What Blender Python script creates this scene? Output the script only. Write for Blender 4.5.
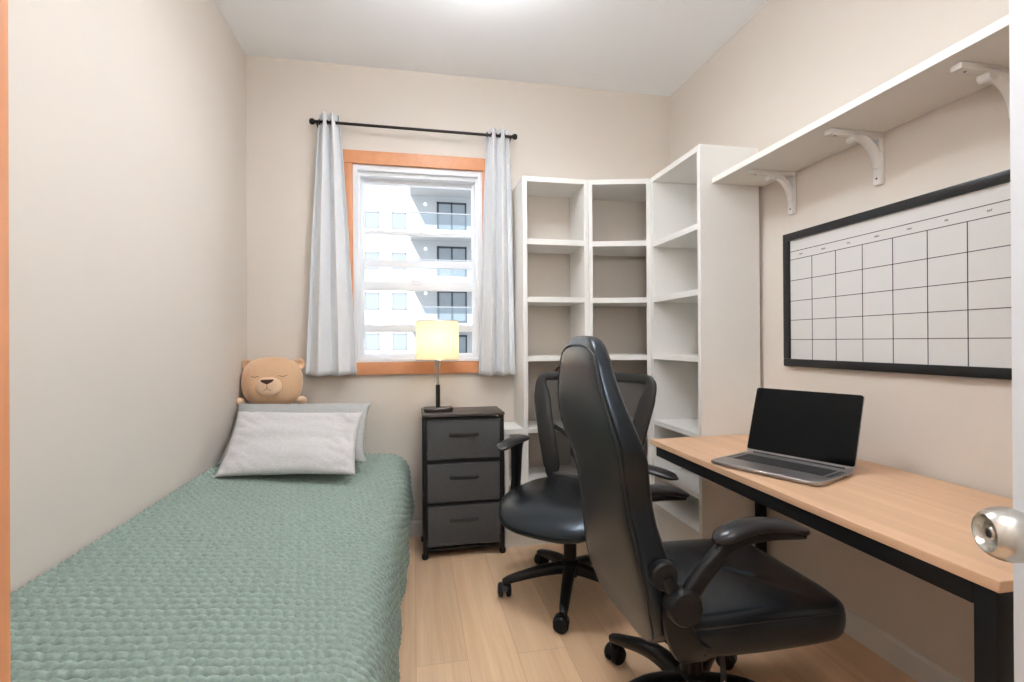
import bpy, bmesh, math, random
import numpy as np
from mathutils import Vector, Matrix, noise

S = bpy.context.scene
for o in list(bpy.data.objects):
    bpy.data.objects.remove(o)
COL = S.collection
PI = math.pi
R = math.radians

# ------------------------------------------------------------------ camera
F_PX, YAW, PIT, ROLL, EYE = 495.08, 0.1948, 0.0019, 0.0058, 1.1868
cam = bpy.data.cameras.new('camera')
cam.sensor_fit = 'HORIZONTAL'
cam.sensor_width = 36.0
cam.lens = 36.0 * F_PX / 1024.0
cam.clip_start = 0.02
cam.clip_end = 300
cam_ob = bpy.data.objects.new('camera', cam)
COL.objects.link(cam_ob)
_r0 = Vector((math.cos(YAW), -math.sin(YAW), 0))
_f0 = Vector((math.sin(YAW), math.cos(YAW), 0))
_u0 = Vector((0, 0, 1))
_f = _f0 * math.cos(PIT) + _u0 * math.sin(PIT)
_u1 = _u0 * math.cos(PIT) - _f0 * math.sin(PIT)
_r = _r0 * math.cos(ROLL) - _u1 * math.sin(ROLL)
_u = _u1 * math.cos(ROLL) + _r0 * math.sin(ROLL)
cam_ob.matrix_world = Matrix(((_r.x, _u.x, -_f.x, 0), (_r.y, _u.y, -_f.y, 0), (_r.z, _u.z, -_f.z, EYE), (0, 0, 0, 1)))
S.camera = cam_ob

# ------------------------------------------------------------------ world, sun, exposure
W = bpy.data.worlds.new('sky')
S.world = W
W.use_nodes = True
_bg = W.node_tree.nodes['Background']
_bg.inputs['Color'].default_value = (0.86, 0.93, 1.0, 1)
_bg.inputs['Strength'].default_value = 1.9

sun = bpy.data.lights.new('sun', 'SUN')
sun.energy = 11.0
sun.angle = R(0.6)
sun.color = (1.0, 0.97, 0.92)
sun_ob = bpy.data.objects.new('sun', sun)
COL.objects.link(sun_ob)
sun_ob.rotation_euler = Vector((0.53, 1.0, -1.05)).to_track_quat('-Z', 'Y').to_euler()
sun_ob.location = (-6, -14, 16)

S.view_settings.view_transform = 'Standard'
S.view_settings.look = 'None'
S.view_settings.gamma = 1.0
S.view_settings.use_curve_mapping = False
S.view_settings.exposure = 0.13
S.cycles.max_bounces = 14
S.cycles.diffuse_bounces = 7
S.cycles.transparent_max_bounces = 16

CEILING_LAMP = 42.0     # emission of the ceiling lamp's opal saucer
ENTRY_FILL = 42.0       # and of the added fill globe by the entrance

# ------------------------------------------------------------------ room numbers
XL, XR, YB, YF, HC = -0.9477, 1.7202, 3.1, -0.36, 2.8553

# ------------------------------------------------------------------ materials
def mat(name, col, rough=0.5, metal=0.0, spec=0.5, noise_scale=None, noise_amt=0.08, bump=0.0, bump_scale=None, stretch=(1, 1, 1), sheen=0.0, coat=0.0):
    m = bpy.data.materials.new(name)
    m.use_nodes = True
    nt = m.node_tree
    b = nt.nodes['Principled BSDF']
    b.inputs['Base Color'].default_value = (*col, 1)
    b.inputs['Roughness'].default_value = rough
    b.inputs['Metallic'].default_value = metal
    b.inputs['Specular IOR Level'].default_value = spec
    b.inputs['Sheen Weight'].default_value = sheen
    b.inputs['Coat Weight'].default_value = coat
    tc = nt.nodes.new('ShaderNodeTexCoord')
    mp = nt.nodes.new('ShaderNodeMapping')
    mp.inputs['Scale'].default_value = stretch
    nt.links.new(tc.outputs['Object'], mp.inputs['Vector'])
    if noise_scale:
        n = nt.nodes.new('ShaderNodeTexNoise')
        n.inputs['Scale'].default_value = noise_scale
        n.inputs['Detail'].default_value = 4
        nt.links.new(mp.outputs['Vector'], n.inputs['Vector'])
        cr = nt.nodes.new('ShaderNodeValToRGB')
        cr.color_ramp.elements[0].position = 0.3
        cr.color_ramp.elements[1].position = 0.7
        cr.color_ramp.elements[0].color = (*[c * (1 - noise_amt) for c in col], 1)
        cr.color_ramp.elements[1].color = (*[min(1, c * (1 + noise_amt)) for c in col], 1)
        nt.links.new(n.outputs['Fac'], cr.inputs['Fac'])
        nt.links.new(cr.outputs['Color'], b.inputs['Base Color'])
    if bump:
        n2 = nt.nodes.new('ShaderNodeTexNoise')
        n2.inputs['Scale'].default_value = bump_scale or 200
        n2.inputs['Detail'].default_value = 3
        nt.links.new(mp.outputs['Vector'], n2.inputs['Vector'])
        bp = nt.nodes.new('ShaderNodeBump')
        bp.inputs['Strength'].default_value = bump
        bp.inputs['Distance'].default_value = 0.002
        nt.links.new(n2.outputs['Fac'], bp.inputs['Height'])
        nt.links.new(bp.outputs['Normal'], b.inputs['Normal'])
    return m


def wood_mat(name, light, dark, axis='Y', plank=None, rough=0.45, grain=9.0):
    """Wood with grain along `axis`; plank = (width, length) cuts it into boards."""
    m = bpy.data.materials.new(name)
    m.use_nodes = True
    nt = m.node_tree
    L = nt.links.new
    b = nt.nodes['Principled BSDF']
    b.inputs['Roughness'].default_value = rough
    tc = nt.nodes.new('ShaderNodeTexCoord')
    mp = nt.nodes.new('ShaderNodeMapping')
    if axis == 'Y':
        mp.inputs['Rotation'].default_value = (0, 0, R(90))
    L(tc.outputs['Object'], mp.inputs['Vector'])
    vec = mp.outputs['Vector']                     # grain now along x
    mp2 = nt.nodes.new('ShaderNodeMapping')
    mp2.inputs['Scale'].default_value = (0.55, grain, grain)
    L(vec, mp2.inputs['Vector'])
    n1 = nt.nodes.new('ShaderNodeTexNoise')
    n1.inputs['Scale'].default_value = 1.6
    n1.inputs['Detail'].default_value = 8
    n1.inputs['Roughness'].default_value = 0.6
    n1.inputs['Distortion'].default_value = 0.6
    mp3 = nt.nodes.new('ShaderNodeMapping')
    mp3.inputs['Scale'].default_value = (2.0, 160, 160)
    L(vec, mp3.inputs['Vector'])
    n2 = nt.nodes.new('ShaderNodeTexNoise')
    n2.inputs['Scale'].default_value = 1.0
    n2.inputs['Detail'].default_value = 3
    L(mp3.outputs['Vector'], n2.inputs['Vector'])
    cr = nt.nodes.new('ShaderNodeValToRGB')
    cr.color_ramp.elements[0].position = 0.32
    cr.color_ramp.elements[1].position = 0.68
    cr.color_ramp.elements[0].color = (*dark, 1)
    cr.color_ramp.elements[1].color = (*light, 1)
    mix = nt.nodes.new('ShaderNodeMix')
    mix.data_type = 'FLOAT'
    mix.inputs[0].default_value = 0.3
    L(n1.outputs['Fac'], mix.inputs[2])
    L(n2.outputs['Fac'], mix.inputs[3])
    if plank:
        br = nt.nodes.new('ShaderNodeTexBrick')
        br.inputs['Scale'].default_value = 1.0
        br.inputs['Brick Width'].default_value = plank[1]
        br.inputs['Row Height'].default_value = plank[0]
        br.inputs['Mortar Size'].default_value = 0.0012
        br.inputs['Mortar Smooth'].default_value = 0.2
        br.inputs['Color1'].default_value = (0.25, 0.25, 0.25, 1)
        br.inputs['Color2'].default_value = (0.75, 0.75, 0.75, 1)
        br.inputs['Mortar'].default_value = (0, 0, 0, 1)
        br.offset = 0.37
        L(vec, br.inputs['Vector'])
        sep = nt.nodes.new('ShaderNodeSeparateColor')
        L(br.outputs['Color'], sep.inputs[0])
        # every board takes its grain from another place
        add = nt.nodes.new('ShaderNodeVectorMath')
        add.operation = 'ADD'
        L(mp2.outputs['Vector'], add.inputs[0])
        comb = nt.nodes.new('ShaderNodeCombineXYZ')
        mul = nt.nodes.new('ShaderNodeMath')
        mul.operation = 'MULTIPLY'
        mul.inputs[1].default_value = 37.0
        L(sep.outputs[0], mul.inputs[0])
        L(mul.outputs[0], comb.inputs[0])
        L(mul.outputs[0], comb.inputs[2])
        L(comb.outputs[0], add.inputs[1])
        L(add.outputs[0], n1.inputs['Vector'])
        L(mix.outputs[0], cr.inputs['Fac'])
        tone = nt.nodes.new('ShaderNodeMix')
        tone.data_type = 'RGBA'
        tone.blend_type = 'MULTIPLY'
        tone.inputs[0].default_value = 1.0
        mr = nt.nodes.new('ShaderNodeMapRange')
        mr.inputs['From Min'].default_value = 0.25
        mr.inputs['From Max'].default_value = 0.75
        mr.inputs['To Min'].default_value = 0.93
        mr.inputs['To Max'].default_value = 1.06
        L(sep.outputs[0], mr.inputs['Value'])
        L(cr.outputs['Color'], tone.inputs[6])
        L(mr.outputs[0], tone.inputs[7])
        gap = nt.nodes.new('ShaderNodeMix')
        gap.data_type = 'RGBA'
        L(br.outputs['Fac'], gap.inputs[0])
        L(tone.outputs[2], gap.inputs[6])
        gap.inputs[7].default_value = (*[c * 0.80 for c in dark], 1)
        L(gap.outputs[2], b.inputs['Base Color'])
    else:
        L(mp2.outputs['Vector'], n1.inputs['Vector'])
        L(mix.outputs[0], cr.inputs['Fac'])
        L(cr.outputs['Color'], b.inputs['Base Color'])
    return m


M = {}
M['wall'] = mat('wall_paint', (0.70, 0.638, 0.575), 0.7, noise_scale=3, noise_amt=0.012, bump=0.08, bump_scale=260)
M['ceiling'] = mat('ceiling_paint', (0.94, 0.965, 0.99), 0.8, bump=0.06, bump_scale=200)
M['trim_white'] = mat('white_trim_paint', (0.78, 0.76, 0.73), 0.4)
M['floor'] = wood_mat('oak_plank_floor', (0.88, 0.625, 0.405), (0.68, 0.435, 0.25), 'Y', (0.19, 1.35), 0.30, 8.0)
M['floor'].node_tree.nodes['Principled BSDF'].inputs['Coat Weight'].default_value = 0.5
M['floor'].node_tree.nodes['Principled BSDF'].inputs['Coat Roughness'].default_value = 0.3
M['orange_wood'] = wood_mat('orange_stained_wood', (0.65, 0.30, 0.145), (0.56, 0.235, 0.105), 'Y', None, 0.4, 12)
M['orange_wood_z'] = mat('orange_stained_upright', (0.60, 0.265, 0.122), 0.4, noise_scale=3, noise_amt=0.14, stretch=(14, 14, 0.6))
M['vinyl'] = mat('white_vinyl', (0.80, 0.825, 0.865), 0.3)
M['melamine'] = mat('white_melamine', (0.86, 0.85, 0.82), 0.42, noise_scale=5, noise_amt=0.01)
M['desk_wood'] = wood_mat('light_oak_laminate', (0.76, 0.50, 0.32), (0.60, 0.375, 0.225), 'Y', None, 0.42, 11)
M['black_metal'] = mat('black_powder_coat', (0.008, 0.008, 0.009), 0.45, spec=0.3)
M['leather'] = mat('black_leather', (0.005, 0.0055, 0.0065), 0.27, spec=0.55, noise_scale=14, noise_amt=0.2, bump=0.16, bump_scale=420)
M['leather'].node_tree.nodes['Principled BSDF'].inputs['Sheen Weight'].default_value = 0.10
M['leather'].node_tree.nodes['Principled BSDF'].inputs['Sheen Roughness'].default_value = 0.35
M['leather'].node_tree.nodes['Principled BSDF'].inputs['Sheen Tint'].default_value = (0.85, 0.92, 1.0, 1)
M['leather'].node_tree.nodes['Principled BSDF'].inputs['Specular Tint'].default_value = (0.72, 0.86, 1.0, 1)
M['piping'] = mat('black_stitched_seam', (0.006, 0.006, 0.007), 0.5)
M['plastic'] = mat('black_plastic', (0.007, 0.007, 0.008), 0.36, spec=0.35)
M['pad'] = mat('black_soft_pad', (0.009, 0.009, 0.011), 0.30, spec=0.5)
M['rubber'] = mat('caster_rubber', (0.006, 0.006, 0.007), 0.5, spec=0.3)
M['frame_plastic'] = mat('dark_grey_chair_plastic', (0.012, 0.0115, 0.011), 0.42, spec=0.4)
M['quilt'] = mat('green_quilted_cotton', (0.265, 0.335, 0.295), 0.9, noise_scale=120, noise_amt=0.16, spec=0.2)
M['mattress'] = mat('mattress_ticking', (0.6, 0.58, 0.55), 0.9)
M['bed_base'] = mat('dark_bed_base', (0.02, 0.018, 0.016), 0.8)
M['pillow_light'] = mat('pale_grey_linen', (0.60, 0.585, 0.585), 0.95, noise_scale=90, noise_amt=0.12, bump=0.4, bump_scale=300, stretch=(1, 1, 5), sheen=0.2)
M['pillow_grey'] = mat('grey_cotton', (0.40, 0.405, 0.40), 0.95, noise_scale=90, noise_amt=0.06, bump=0.2, bump_scale=300)
M['plush'] = mat('tan_plush', (0.68, 0.44, 0.265), 0.95, noise_scale=150, noise_amt=0.06, bump=0.4, bump_scale=500, sheen=0.5)
M['plush_light'] = mat('light_tan_plush', (0.76, 0.53, 0.345), 0.95, noise_scale=150, noise_amt=0.05, bump=0.4, bump_scale=500, sheen=0.5)
M['plush_dark'] = mat('dark_brown_embroidery', (0.07, 0.028, 0.02), 0.8)
M['curtain'] = mat('pale_grey_curtain_cloth', (0.74, 0.755, 0.775), 0.9, noise_scale=160, noise_amt=0.03, bump=0.15, bump_scale=500, sheen=0.2)
M['drawer_cloth'] = mat('charcoal_drawer_cloth', (0.082, 0.082, 0.083), 0.9, spec=0.2, noise_scale=220, noise_amt=0.18, bump=0.3, bump_scale=600)
M['drawer_strap'] = mat('dark_drawer_strap', (0.035, 0.035, 0.036), 0.7)
M['dresser_top'] = wood_mat('dark_dresser_top', (0.075, 0.062, 0.055), (0.045, 0.037, 0.033), 'X', None, 0.4, 14)
M['rod'] = mat('dark_bronze_rod', (0.02, 0.015, 0.012), 0.4, metal=0.6)
M['steel'] = mat('brushed_nickel', (0.62, 0.60, 0.56), 0.27, metal=1.0, noise_scale=60, noise_amt=0.05, stretch=(1, 14, 1))
M['steel_dark'] = mat('dark_keyway_metal', (0.10, 0.10, 0.10), 0.4, metal=1.0)
M['alu'] = mat('grey_aluminium', (0.33, 0.315, 0.31), 0.38, metal=0.85)
M['screen'] = mat('dark_screen_glass', (0.003, 0.0035, 0.004), 0.10, spec=0.12)
M['keys'] = mat('black_keys', (0.012, 0.012, 0.013), 0.5)
M['board'] = mat('whiteboard_surface', (0.70, 0.69, 0.675), 0.28)
M['board_frame'] = mat('black_board_frame', (0.009, 0.009, 0.010), 0.33, spec=0.4)
M['ink'] = mat('black_print', (0.03, 0.03, 0.03), 0.6)
M['white_print'] = mat('white_print', (0.75, 0.75, 0.75), 0.6)
M['door'] = mat('white_door_paint', (0.70, 0.72, 0.75), 0.4)
M['lamp_metal'] = mat('dark_lamp_metal', (0.045, 0.038, 0.034), 0.3, metal=0.7)
M['lamp_chrome'] = mat('lamp_nickel', (0.5, 0.48, 0.45), 0.3, metal=1.0)
M['brown'] = mat('dark_brown_wood', (0.085, 0.035, 0.024), 0.45, noise_scale=20, noise_amt=0.2)
M['book'] = mat('brown_book_cloth', (0.12, 0.05, 0.032), 0.7)
M['paper'] = mat('book_pages', (0.7, 0.66, 0.56), 0.9)
M['umbrella'] = mat('black_umbrella_cloth', (0.02, 0.02, 0.022), 0.8)
M['facade'] = mat('white_facade_render', (0.44, 0.445, 0.45), 0.9, noise_scale=0.6, noise_amt=0.02)
M['facade_grey'] = mat('pale_grey_soffit', (0.32, 0.31, 0.30), 0.9)
M['ext_frame'] = mat('dark_door_frame_metal', (0.035, 0.04, 0.05), 0.5)
M['ext_frame_pale'] = mat('pale_window_frame', (0.20, 0.21, 0.23), 0.5)
M['ext_glass'] = mat('reflective_window_glass', (0.22, 0.25, 0.27), 0.1, spec=0.6)
M['ground'] = mat('pale_concrete_ground', (0.27, 0.27, 0.27), 0.9, noise_scale=0.5, noise_amt=0.1)


def glass_mat(name, tint=(1, 1, 1), gloss=0.06):
    m = bpy.data.materials.new(name)
    m.use_nodes = True
    nt = m.node_tree
    nt.nodes.remove(nt.nodes['Principled BSDF'])
    out = nt.nodes['Material Output']
    t = nt.nodes.new('ShaderNodeBsdfTransparent')
    t.inputs['Color'].default_value = (*tint, 1)
    g = nt.nodes.new('ShaderNodeBsdfGlossy')
    g.inputs['Roughness'].default_value = 0.02
    mx = nt.nodes.new('ShaderNodeMixShader')
    mx.inputs[0].default_value = gloss
    nt.links.new(t.outputs[0], mx.inputs[1])
    nt.links.new(g.outputs[0], mx.inputs[2])
    nt.links.new(mx.outputs[0], out.inputs['Surface'])
    return m


M['glass'] = glass_mat('window_glass', (0.98, 0.99, 1.0), 0.002)
M['rail_glass'] = glass_mat('balcony_glass', (0.82, 0.88, 0.92), 0.12)

# open chair mesh: fine threads with gaps
m = bpy.data.materials.new('black_chair_mesh')
m.use_nodes = True
nt = m.node_tree
b = nt.nodes['Principled BSDF']
b.inputs['Base Color'].default_value = (0.018, 0.017, 0.016, 1)
b.inputs['Roughness'].default_value = 0.7
tc = nt.nodes.new('ShaderNodeTexCoord')
ck = nt.nodes.new('ShaderNodeTexChecker')
ck.inputs['Scale'].default_value = 700
ck.inputs['Color1'].default_value = (1, 1, 1, 1)
ck.inputs['Color2'].default_value = (0, 0, 0, 1)
mr = nt.nodes.new('ShaderNodeMapRange')
mr.inputs['To Min'].default_value = 0.50
mr.inputs['To Max'].default_value = 0.86
nt.links.new(tc.outputs['Object'], ck.inputs['Vector'])
nt.links.new(ck.outputs['Fac'], mr.inputs['Value'])
nt.links.new(mr.outputs[0], b.inputs['Alpha'])
M['mesh'] = m

# fabric lamp shade, lit from inside
m = bpy.data.materials.new('cream_lamp_shade_cloth')
m.use_nodes = True
nt = m.node_tree
nt.nodes.remove(nt.nodes['Principled BSDF'])
d = nt.nodes.new('ShaderNodeBsdfDiffuse')
d.inputs['Color'].default_value = (0.85, 0.75, 0.57, 1)
t = nt.nodes.new('ShaderNodeBsdfTranslucent')
t.inputs['Color'].default_value = (0.92, 0.79, 0.54, 1)
mx = nt.nodes.new('ShaderNodeMixShader')
mx.inputs[0].default_value = 0.5
nt.links.new(d.outputs[0], mx.inputs[1])
nt.links.new(t.outputs[0], mx.inputs[2])
nt.links.new(mx.outputs[0], nt.nodes['Material Output'].inputs['Surface'])
M['shade'] = m

m = bpy.data.materials.new('lit_opal_glass')
m.use_nodes = True
nt = m.node_tree
b = nt.nodes['Principled BSDF']
b.inputs['Base Color'].default_value = (0.9, 0.88, 0.84, 1)
b.inputs['Emission Color'].default_value = (0.955, 0.985, 1.03, 1)
b.inputs['Emission Strength'].default_value = CEILING_LAMP
M['lamp_glow'] = m
m = m.copy()
m.name = 'fill_globe_glow'
m.node_tree.nodes['Principled BSDF'].inputs['Emission Strength'].default_value = ENTRY_FILL  # glow of the globe added as fill
M['fill_glow'] = m
m = bpy.data.materials.new('lit_balcony_lamp')
m.use_nodes = True
b = m.node_tree.nodes['Principled BSDF']
b.inputs['Emission Color'].default_value = (1, 1, 1, 1)
b.inputs['Emission Strength'].default_value = 4
M['ext_lamp'] = m

# ------------------------------------------------------------------ mesh helpers
def link(name, me, material=None, parent=None, smooth=True, sharp=38):
    o = bpy.data.objects.new(name, me)
    COL.objects.link(o)
    if parent is not None:
        o.parent = parent
    mats = material if isinstance(material, (list, tuple)) else [material]
    for k in mats:
        if k is not None:
            me.materials.append(M[k])
    return o


def obj(name, bm, material, parent=None, smooth=True, sharp=38, recalc=True):
    if recalc:
        bmesh.ops.recalc_face_normals(bm, faces=bm.faces)
    if smooth:
        for f in bm.faces:
            f.smooth = True
        for e in bm.edges:
            if len(e.link_faces) == 2 and e.calc_face_angle(0) > R(sharp):
                e.smooth = False
    me = bpy.data.meshes.new(name)
    bm.to_mesh(me)
    bm.free()
    return link(name, me, material, parent)


def BM():
    return bmesh.new()


def add_box(bm, lo, hi, bevel=0.0, seg=2, mtx=None):
    sx, sy, sz = (hi[i] - lo[i] for i in range(3))
    c = Vector([(hi[i] + lo[i]) / 2 for i in range(3)])
    mm = Matrix.Translation(c) @ Matrix.Diagonal((sx, sy, sz, 1))
    r = bmesh.ops.create_cube(bm, size=1.0, matrix=mm)
    vs = r['verts']
    if bevel > 0:
        es = list({e for v in vs for e in v.link_edges})
        r2 = bmesh.ops.bevel(bm, geom=es, offset=min(bevel, min(sx, sy, sz) * 0.49), segments=seg, profile=0.6, affect='EDGES')
        vs = list({v for f in r2['faces'] for v in f.verts} | {v for v in vs if v.is_valid})
    if mtx is not None:
        bmesh.ops.transform(bm, matrix=mtx, verts=[v for v in vs if v.is_valid])
    return vs


def loft(bm, rings, cap0=True, cap1=True, closed=True, loop=False):
    vs = [[bm.verts.new(p) for p in ring] for ring in rings]
    n = len(vs[0])
    pairs = list(zip(vs[:-1], vs[1:]))
    if loop:
        pairs.append((vs[-1], vs[0]))
    for a, b_ in pairs:
        for i in range(n if closed else n - 1):
            j = (i + 1) % n
            bm.faces.new((a[i], a[j], b_[j], b_[i]))
    if not loop:
        if cap0:
            bm.faces.new(list(reversed(vs[0])))
        if cap1:
            bm.faces.new(vs[-1])
    return vs


def se_ring(cx, cy, z, a, b_, n=2.0, N=32):
    """superellipse ring in xy"""
    out = []
    for i in range(N):
        t = 2 * PI * i / N
        c, s = math.cos(t), math.sin(t)
        out.append(Vector((cx + a * math.copysign(abs(c) ** (2 / n), c), cy + b_ * math.copysign(abs(s) ** (2 / n), s), z)))
    return out


def sweep(bm, pts, radii, N=12, flat=None, up=None, n=2.0, loop=False, cap=True):
    """tube along pts; radii are numbers or (side, up) pairs; up fixes the section's second axis"""
    P = [Vector(p) for p in pts]
    rings = []
    k = len(P)
    prev = None
    for i, p in enumerate(P):
        if loop:
            t = (P[(i + 1) % k] - P[i - 1]).normalized()
        elif i == 0:
            t = (P[1] - P[0]).normalized()
        elif i == k - 1:
            t = (P[-1] - P[-2]).normalized()
        else:
            t = ((P[i + 1] - p).normalized() + (p - P[i - 1]).normalized()).normalized()
        if up is not None:
            u = Vector(up)
        elif prev is not None:
            u = prev
        else:
            u = Vector((0, 0, 1)) if abs(t.z) < 0.9 else Vector((1, 0, 0))
        s = t.cross(u)
        if s.length < 1e-5:
            s = t.orthogonal()
        s.normalize()
        u2 = s.cross(t).normalized()
        prev = u2
        r = radii[i] if isinstance(radii, (list, tuple)) and len(radii) == k and not (k == 2 and not isinstance(radii[0], (list, tuple)) and False) else radii
        ra, rb = (r if isinstance(r, (list, tuple)) else (r, r))
        ring = []
        for q in range(N):
            a = 2 * PI * q / N
            c, s_ = math.cos(a), math.sin(a)
            ring.append(p + s * (ra * math.copysign(abs(c) ** (2 / n), c)) + u2 * (rb * math.copysign(abs(s_) ** (2 / n), s_)))
        rings.append(ring)
    loft(bm, rings, cap, cap, True, loop)


def tube(bm, p, q, r, r2=None, N=16):
    sweep(bm, [p, q], [(r, r), (r2 or r, r2 or r)], N)


def lathe(bm, prof, N=32, mtx=None):
    """profile [(r, z)] turned about z"""
    rings = []
    for r, z in prof:
        rings.append([Vector((max(r, 1e-5) * math.cos(2 * PI * i / N), max(r, 1e-5) * math.sin(2 * PI * i / N), z)) for i in range(N)])
    if mtx is not None:
        rings = [[mtx @ v for v in ring] for ring in rings]
    loft(bm, rings)


def prism(bm, poly, axis, lo, hi, bevel=0.0):
    """extrude a 2-D polygon: axis 'z' (x,y), 'x' (y,z), 'y' (x,z)"""
    def P(a, b_, c):
        return {'z': (a, b_, c), 'x': (c, a, b_), 'y': (a, c, b_)}[axis]
    v0 = [bm.verts.new(P(a, b_, lo)) for a, b_ in poly]
    v1 = [bm.verts.new(P(a, b_, hi)) for a, b_ in poly]
    n = len(poly)
    fs = [bm.faces.new(v0), bm.faces.new(v1)]
    for i in range(n):
        fs.append(bm.faces.new((v0[i], v0[(i + 1) % n], v1[(i + 1) % n], v1[i])))
    if bevel:
        bmesh.ops.recalc_face_normals(bm, faces=fs)
        es = list({e for f in fs for e in f.edges})
        bmesh.ops.bevel(bm, geom=es, offset=bevel, segments=2, profile=0.6, affect='EDGES')


def rot_to(d):
    return Vector(d).to_track_quat('Z', 'Y').to_matrix().to_4x4()


def catmull(pts, n=8, loop=False):
    P = [Vector(p) for p in pts]
    out = []
    k = len(P)
    for i in range(k if loop else k - 1):
        if loop:
            p0, p1, p2, p3 = P[i - 1], P[i], P[(i + 1) % k], P[(i + 2) % k]
        else:
            p0, p1, p2, p3 = P[max(i - 1, 0)], P[i], P[i + 1], P[min(i + 2, k - 1)]
        for j in range(n):
            t = j / n
            out.append(0.5 * ((2 * p1) + (p2 - p0) * t + (2 * p0 - 5 * p1 + 4 * p2 - p3) * t * t + (3 * p1 - p0 - 3 * p2 + p3) * t ** 3))
    if not loop:
        out.append(P[-1])
    return out


def lerp_list(vals, n):
    """resample a list of numbers to n values"""
    out = []
    for i in range(n):
        t = i / (n - 1) * (len(vals) - 1)
        a = min(int(t), len(vals) - 2)
        out.append(vals[a] + (vals[a + 1] - vals[a]) * (t - a))
    return out


def subsurf(o, lv=1):
    s = o.modifiers.new('subdivision', 'SUBSURF')
    s.levels = lv
    s.render_levels = lv


def thing(name, label, cat, loc=(0, 0, 0), rotz=0.0, group=None, rot=None):
    o = bpy.data.objects.new(name, None)
    COL.objects.link(o)
    o.empty_display_size = 0.05
    o.location = loc
    o.rotation_euler = rot if rot else (0, 0, rotz)
    o['label'] = label
    o['category'] = cat
    if group:
        o['group'] = group
    return o


def tag(o, label, cat, group=None):
    o['label'] = label
    o['category'] = cat
    if group:
        o['group'] = group
    return o


def struct(name, bm, material, parent=None, smooth=False):
    o = obj(name, bm, material, parent, smooth=smooth)
    if parent is None:
        o['kind'] = 'structure'
    return o


def text_bm(bm, s, size, mtx, depth=0.0004):
    cu = bpy.data.curves.new('lettering', 'FONT')
    cu.body = s
    cu.size = size
    cu.align_x = 'CENTER'
    cu.align_y = 'CENTER'
    cu.extrude = depth
    t = bpy.data.objects.new('lettering', cu)
    me = bpy.data.meshes.new_from_object(t)
    b2 = bmesh.new()
    b2.from_mesh(me)
    bmesh.ops.transform(b2, matrix=mtx, verts=b2.verts)
    me2 = bpy.data.meshes.new('lettering')
    b2.to_mesh(me2)
    b2.free()
    bm.from_mesh(me2)
    bpy.data.objects.remove(t)
    bpy.data.curves.remove(cu)
    bpy.data.meshes.remove(me)
    bpy.data.meshes.remove(me2)


# ================================================================== ROOM
T = 0.2
bm = BM(); add_box(bm, (XL - T, YF - T, -0.12), (XR + T, YB + T, 0)); struct('floor', bm, 'floor')
bm = BM(); add_box(bm, (XL - T, YF - T, HC), (XR + T, YB + T, HC + 0.15)); struct('ceiling', bm, 'ceiling')
bm = BM(); add_box(bm, (XL - T, YF - T, 0), (XL, YB + T, HC)); struct('wall_left', bm, 'wall')
bm = BM(); add_box(bm, (XR, YF - T, 0), (XR + T, YB + T, HC)); struct('wall_right', bm, 'wall')
WX0, WX1, WZ0, WZ1 = -0.357, 0.424, 1.068, 2.262       # window opening
bm = BM()
add_box(bm, (XL, YB, 0), (XR, YB + T, WZ0)); add_box(bm, (XL, YB, WZ1), (XR, YB + T, HC))
add_box(bm, (XL, YB, WZ0), (WX0, YB + T, WZ1)); add_box(bm, (WX1, YB, WZ0), (XR, YB + T, WZ1))
struct('wall_back', bm, 'wall')
bm = BM(); add_box(bm, (XL, YF - T, 0), (XR, YF, HC)); struct('wall_front', bm, 'wall')
# short return of wall beside the entrance, ending in a stained wooden casing
EX, EY = -0.421, 0.62
bm = BM(); add_box(bm, (XL, YF, 0), (EX - 0.07, EY, HC)); struct('wall_entry', bm, 'wall')
bm = BM(); add_box(bm, (EX - 0.07, EY - 0.14, 0), (EX, EY, 2.3), 0.004); struct('trim_1', bm, 'orange_wood_z', smooth=True)
bm = BM(); add_box(bm, (EX - 0.07, YF, 0), (EX - 0.012, EY - 0.14, HC)); add_box(bm, (EX - 0.07, EY - 0.14, 2.3), (EX - 0.012, EY, HC)); struct('wall_passage', bm, 'wall')


def baseboard(name, poly_axis, lo, hi, at, sgn):
    bm = BM()
    h, t = 0.094, 0.014
    prof = [(0, 0), (t, 0), (t, h - 0.012), (t * 0.45, h), (0, h)]
    prof = [(at + sgn * a, b_) for a, b_ in prof]
    prism(bm, prof, poly_axis, lo, hi)
    return struct(name, bm, 'trim_white')


baseboard('baseboard_back', 'x', XL, XR, YB, -1)
baseboard('baseboard_right', 'y', YF, YB - 0.014, XR, -1)
baseboard('baseboard_left', 'y', EY, YB - 0.014, XL, 1)

# ------------------------------------------------------------------ window
win = bpy.data.objects.new('window_1', None)
COL.objects.link(win)
win.location = (0, YB, 0)
win['kind'] = 'structure'
cw = 0.072


def wbox(bm, x0, x1, y0, y1, z0, z1, bev=0.003):
    add_box(bm, (x0, y0, z0), (x1, y1, z1), bev)


bm = BM(); wbox(bm, WX0 - cw, WX1 + cw, -0.022, 0, WZ1, WZ1 + 0.078); obj('head_casing', bm, 'orange_wood', win)
bm = BM(); wbox(bm, WX0 - cw, WX1 + cw, -0.022, 0, WZ0 - 0.074, WZ0); obj('sill_casing', bm, 'orange_wood', win)
for x0, x1 in ((WX0 - cw, WX0), (WX1, WX1 + cw)):
    bm = BM(); wbox(bm, x0, x1, -0.02, 0, WZ0, WZ1); obj('side_casing', bm, 'orange_wood_z', win)
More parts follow.
